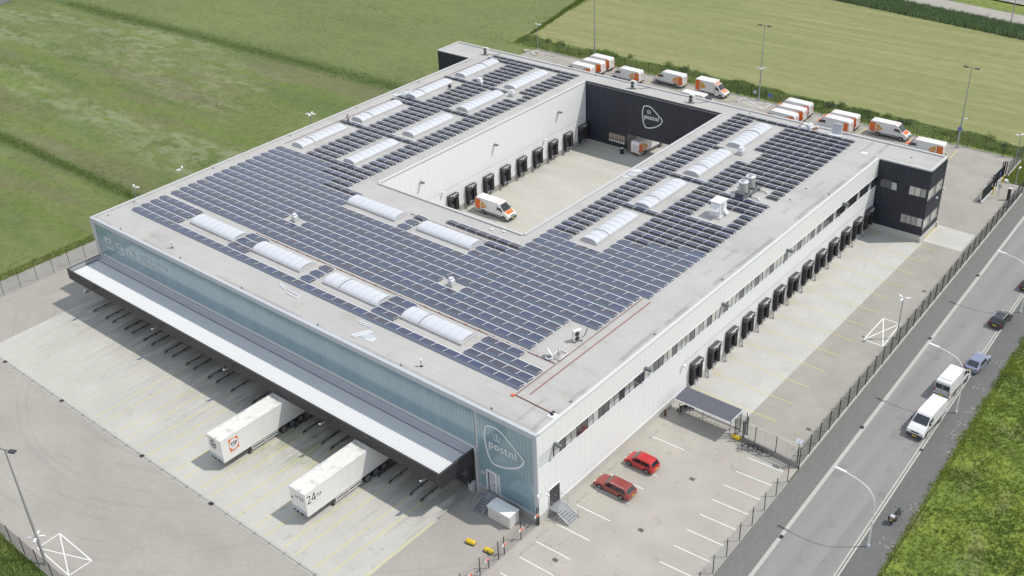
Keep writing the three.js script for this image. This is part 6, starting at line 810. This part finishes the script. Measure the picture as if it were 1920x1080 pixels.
function cctv(label, x, z, h, n = 4, turn = 0) { const t = thing('camera_pole', label, 'camera pole', [x, 0, z], turn); part('pole', cyl(0.06, 0.1, h, 10, 0, h / 2, 0), M.galv, t); part('foot', cyl(0.2, 0.22, 0.15, 10, 0, 0.07, 0), M.plinth, t); for (let k = 0; k < n; k++) { const a = k * Math.PI * 2 / Math.max(n, 3) + 0.5; part('camera', [rbox(0.62, 0.24, 0.24, 0.06, 0.55, h + 0.05, 0).rotateY(a), bar([0, h - 0.25, 0], [0.4, h - 0.05, 0], 0.035).rotateY(a)], M.white, t); } return t; }
cctv('camera pole with white cameras rising behind the left roof edge, nearest the front corner', -84, -9.6, 11.2, 2); cctv('camera pole with a white camera behind the left roof edge, middle of the three', -84, -18.0, 11.0, 2, 2); cctv('camera pole with four white cameras behind the left roof edge, farthest of the three', -84, -43.9, 11.3, 4);
cctv('slim camera pole with white cameras beside the crossed box at the street fence', 15.25, -53.8, 6.0, 3); cctv('camera pole with a white head at the far left rear yard corner', -94.2, -117.4, 5.6, 2); cctv('camera pole with a white head at the far right rear corner by the street', 9.2, -117.9, 3.9, 2, 1); cctv('short camera pole with a white head on the grass by the far gate', 12.4, -107.7, 2.5, 1, 1);
{ const t = thing('road_lamp', 'slim pole beside the far road at the upper right corner', 'street lamp', [-15.2, 0, -189.2]); part('pole', cyl(0.08, 0.13, 9.5, 8, 0, 4.75, 0), M.galv, t); part('lamp_head', rbox(1.1, 0.15, 0.3, 0.06, 0.5, 9.5, 0), M.galv, t); part('box', rbox(0.3, 0.6, 0.3, 0.05, 0, 2.6, 0), M.trim, t); }
{ const t = thing('rubble_heap', 'pale rubble and pallets in the far left corner of the rear yard', 'rubble', [-94, 0, -114.8]); for (let i = 0; i < 12; i++) part('block', box(rr(0.3, 1.0), rr(0.12, 0.35), rr(0.3, 0.7)).rotateY(rnd() * 3).translate(rr(-2, 2), 0.12, rr(-0.9, 0.9)), i % 3 ? M.concrete : std([0.3, 0.24, 0.18], 0.9), t); }
single('concrete_block', [rbox(0.9, 1.0, 2.2, 0.05, -93.2, 0.5, -11.8), rbox(0.5, 0.3, 0.7, 0.05, -94.4, 0.15, -9.5)], M.trimWhite, 'pale concrete block beside the perimeter track at the left building corner', 'concrete block');
single('white_box', rbox(0.6, 0.4, 0.6, 0.04, 11.1, 0.2, -107.3), M.white, 'small white box on the grass edge by the far gate', 'box');

// ---------------------------------------------------------------- grass and weeds
function tuft(blades, h, w, spread) { const v = []; for (let i = 0; i < blades; i++) { const a = rnd() * 6.28, r = rnd() * spread, x = Math.cos(a) * r, z = Math.sin(a) * r, b = rnd() * 6.28, dx = Math.cos(b) * w, dz = Math.sin(b) * w, hh = h * rr(0.55, 1), lx = rr(-0.35, 0.35) * h, lz = rr(-0.35, 0.35) * h; v.push(x - dx, 0, z - dz, x + dx, 0, z + dz, x + lx, hh, z + lz); } const g = new THREE.BufferGeometry(); g.setAttribute('position', new THREE.Float32BufferAttribute(v, 3)); g.computeVertexNormals(); return g; }
function scatter(name, geo, n, pick, size, tone, col) {
  const m = new THREE.InstancedMesh(geo, std([1, 1, 1], 0.9), n), o = new THREE.Object3D(), c = new THREE.Color(); let k = 0, guard = 0;
  while (k < n && guard++ < n * 6) { const p = pick(); if (!p) continue; o.position.set(p[0], p[2] ?? -0.08, p[1]); o.rotation.set(0, rnd() * 6.28, 0); const s = size(p[0], p[1]); o.scale.set(s, s * rr(0.7, 1.2), s); o.updateMatrix(); m.setMatrixAt(k, o.matrix); const t = tone(p[0], p[1]), q = rr(0.75, 1.25); c.setRGB(t[0] * q, t[1] * q, t[2] * q); m.setColorAt(k, c); k++; }
  m.count = k; m.name = numbered(name); m.castShadow = m.receiveShadow = true; m.userData.kind = 'stuff'; scene.add(m); return m;
}
const t1 = tuft(9, 0.3, 0.035, 0.28), t2 = tuft(11, 0.95, 0.06, 0.42), t3 = tuft(8, 0.16, 0.03, 0.3);
const mix = (a, b, t) => a.map((q, i) => lerp(q, b[i], t));
const gA = [0.3, 0.36, 0.07], gB = [0.205, 0.28, 0.055], gP = [0.28, 0.275, 0.13];
scatter('verge_grass', t1, 30000, () => { const z = rr(-105, 8), w = 10 + Math.max(0, (z + 75) * 0.16), x = grassX(z) - 0.5 * fbm(z * 0.8, 3, 3) + Math.pow(rnd(), 1.1) * w; return [x, z, 0.02]; }, (x, z) => 0.5 + 0.8 * fbm(x * 0.4, z * 0.4, 3), (x, z) => mix(mix(gA, gB, smooth(0.4, 0.62, fbm(x * 0.25 + 5, z * 0.25, 4))), gP, 0.5 * smooth(0.58, 0.75, fbm(x * 0.5 + 30, z * 0.3, 4))));
scatter('verge_clumps', t2, 1500, () => { const z = rr(-60, 2), x = grassX(z) + 0.5 + rnd() * 14; return fbm(x * 0.35 + 70, z * 0.35, 3) > 0.58 ? [x, z, 0] : null; }, () => rr(0.3, 0.6), () => mix([0.13, 0.22, 0.05], gA, rnd() * 0.6));
scatter('verge_grass', t1, 5000, () => { const z = rr(-117, -107.6), x = rr(10.7, 26); return x < grassX(z) - 6 ? [x, z, 0.01] : null; }, () => rr(0.7, 1.3), () => mix(gA, gP, rnd() * 0.5));
const mTone = (x, z) => { const streak = fbm(x * 0.035 + 3, z * 0.22 + 8, 4), pale = smooth(0.52, 0.72, fbm(x * 0.045 + 70, z * 0.11 + 3, 5)), br = smooth(0.55, 0.72, fbm(x * 0.03 + 90, z * 0.13 + 44, 4)); return mix(mix(mix([0.25, 0.3, 0.095], [0.2, 0.26, 0.07], smooth(0.42, 0.66, streak)), [0.32, 0.35, 0.185], pale * 0.7), [0.24, 0.235, 0.115], br * 0.5); };
scatter('meadow_grass', t1, 45000, () => { const x = rr(-215, -96), z = rr(-165, 16); return [x, z, -0.11]; }, (x, z) => (0.3 + 0.5 * smooth(0.35, 0.75, fbm(x * 0.12 + 7, z * 0.3, 4))) * (z < -60 ? 0.75 : 1), mTone);
const dA = [0.2, 0.27, 0.055], dB = [0.12, 0.19, 0.04];
const ditch = (x0, z0, x1, z1, w, n, s) => scatter('ditch_reeds', t2, n, () => { const t = rnd(), q = (rnd() + rnd() - 1) * w * (0.6 + 0.7 * fbm(t * 30, 3, 3)); return [lerp(x0, x1, t), lerp(z0, z1, t) + q, -0.12]; }, () => rr(0.6, 1.1) * s, () => mix(dA, dB, rnd()));
ditch(-225, -78.2, -97, -82.8, 3.6, 5000, 0.33); ditch(-175, -20, -97, -19.6, 1.7, 3500, 0.36); ditch(-102.5, -126, -130, -240, 3.0, 4000, 0.8);
scatter('fence_weeds', t2, 15000, () => { const x = rr(-102, 11), z = -117.9 - Math.pow(rnd(), 0.85) * 5.6 * (0.7 + 0.5 * fbm(x * 0.15, 4, 3)); return [x, z, -0.06]; }, (x, z) => 0.35 + 0.75 * smooth(0.35, 0.75, fbm(x * 0.2 + 4, z * 0.4, 3)) * smooth(-117.5, -120.5, z), (x, z) => mix([0.3, 0.37, 0.13], [0.2, 0.28, 0.085], smooth(0.4, 0.65, fbm(x * 0.2, z * 0.3 + 8, 3))));
scatter('far_reeds', t2, 15000, () => { const t = rnd(), x = lerp(-62, 30, t), z = -184.5 + (x + 40) * 0.135 - rnd() * 7.5; return [x, z, -0.05]; }, () => rr(0.9, 1.7), () => mix([0.2, 0.28, 0.12], [0.13, 0.2, 0.1], rnd()));
scatter('corner_weeds', t2, 5200, () => [rr(-54, -33.8), 35.8 + rnd() * 7, 0], () => rr(0.5, 1.1), () => mix([0.28, 0.36, 0.09], [0.15, 0.22, 0.06], rnd()));
scatter('track_weeds', t1, 4500, () => { const z = rr(-79, 25); return [-95.1 - Math.pow(rnd(), 1.5) * 2.2, z, -0.08]; }, () => rr(0.6, 1.4), () => mix(gB, gP, rnd() * 0.6));
{ // leafy shrubs in the weed strip, each its own plant
  const leafG = (() => { const v = []; for (let i = 0; i < 520; i++) { const a = rnd() * 6.28, u = Math.acos(rr(-0.25, 1)), r = Math.pow(rnd(), 0.35) * (0.75 + 0.5 * vn(a * 2, u * 3)), c = [Math.sin(u) * Math.cos(a) * r, 0.35 + Math.cos(u) * r * 0.95, Math.sin(u) * Math.sin(a) * r], s = rr(0.06, 0.13); const d = [rr(-1, 1), rr(-1, 1), rr(-1, 1)], e = [rr(-1, 1), rr(-1, 1), rr(-1, 1)]; v.push(c[0], c[1], c[2], c[0] + d[0] * s * 1.6, c[1] + d[1] * s * 1.6, c[2] + d[2] * s * 1.6, c[0] + e[0] * s * 1.6, c[1] + e[1] * s * 1.6, c[2] + e[2] * s * 1.6); } const g = new THREE.BufferGeometry(); g.setAttribute('position', new THREE.Float32BufferAttribute(v, 3)); g.computeVertexNormals(); return g; })();
  const stemG = merge([0, 1, 2, 3, 4].map((k) => bar([0, 0, 0], [Math.cos(k * 1.26) * 0.45, 0.75, Math.sin(k * 1.26) * 0.45], 0.025, 5)));
  const lm = [std([0.085, 0.125, 0.05], 0.8), std([0.16, 0.22, 0.055], 0.8), std([0.07, 0.095, 0.05], 0.8)];
  const spots = [[-95.5, -122.8, 1.1], [-92.3, -123.2, 1.2], [-90.8, -122.4, 0.7], [-73.9, -124.2, 0.9], [-63.7, -123.6, 1.3], [-59.2, -123, 1.6], [-56.5, -122.6, 1.1], [-78, -121.5, 0.9], [-26.2, -121.5, 1.5], [-24.6, -123, 1.2], [-22.5, -121.5, 1.0], [-19, -121.5, 1.5], [-17.2, -121.8, 1.0], [-15.2, -122.5, 1.2], [-12.6, -121.4, 1.0], [-11.1, -121.6, 1.3], [-3.9, -121, 1.2], [-2.2, -122.4, 0.9], [2, -122.6, 0.9], [3.2, -122.5, 1.3], [6.2, -121, 0.8], [-33, -121.5, 0.9], [-47, -122.5, 1.1], [-43, -122, 0.9], [-48.5, 37.2, 1.0], [-45.6, 38, 1.3], [-42.8, 37.6, 1.1], [-40.2, 37.4, 0.9]];
  const xs = spots.filter((q) => q[1] < 0).map((q) => q[0]).sort((a, b) => a - b), zs = spots.filter((q) => q[1] > 0).map((q) => q[0]).sort((a, b) => a - b);
  spots.forEach(([x, z, s], i) => { const t = thing('shrub', z > 0 ? 'leafy green shrub behind the lower left mesh fence, ' + ['first', 'second', 'third', 'fourth'][zs.indexOf(x)] + ' from the left' : 'dark leafy shrub behind the rear fence, ' + ORD[xs.indexOf(x)] + ' from the left', 'shrub', [x, -0.1, z], rnd() * 6.28, z > 0 ? 'shrubs at the lower left corner' : 'shrubs behind the rear fence'); const q = z > 0 ? 1 : 0.75; t.scale.set(q * s * rr(0.9, 1.2), q * s * rr(0.8, 1.1), q * s); part('crown', leafG, z > 0 ? lm[1] : lm[i % 3], t); part('stem', stemG, std([0.06, 0.045, 0.03], 0.9), t); });
}
renderer.render(scene, camera);
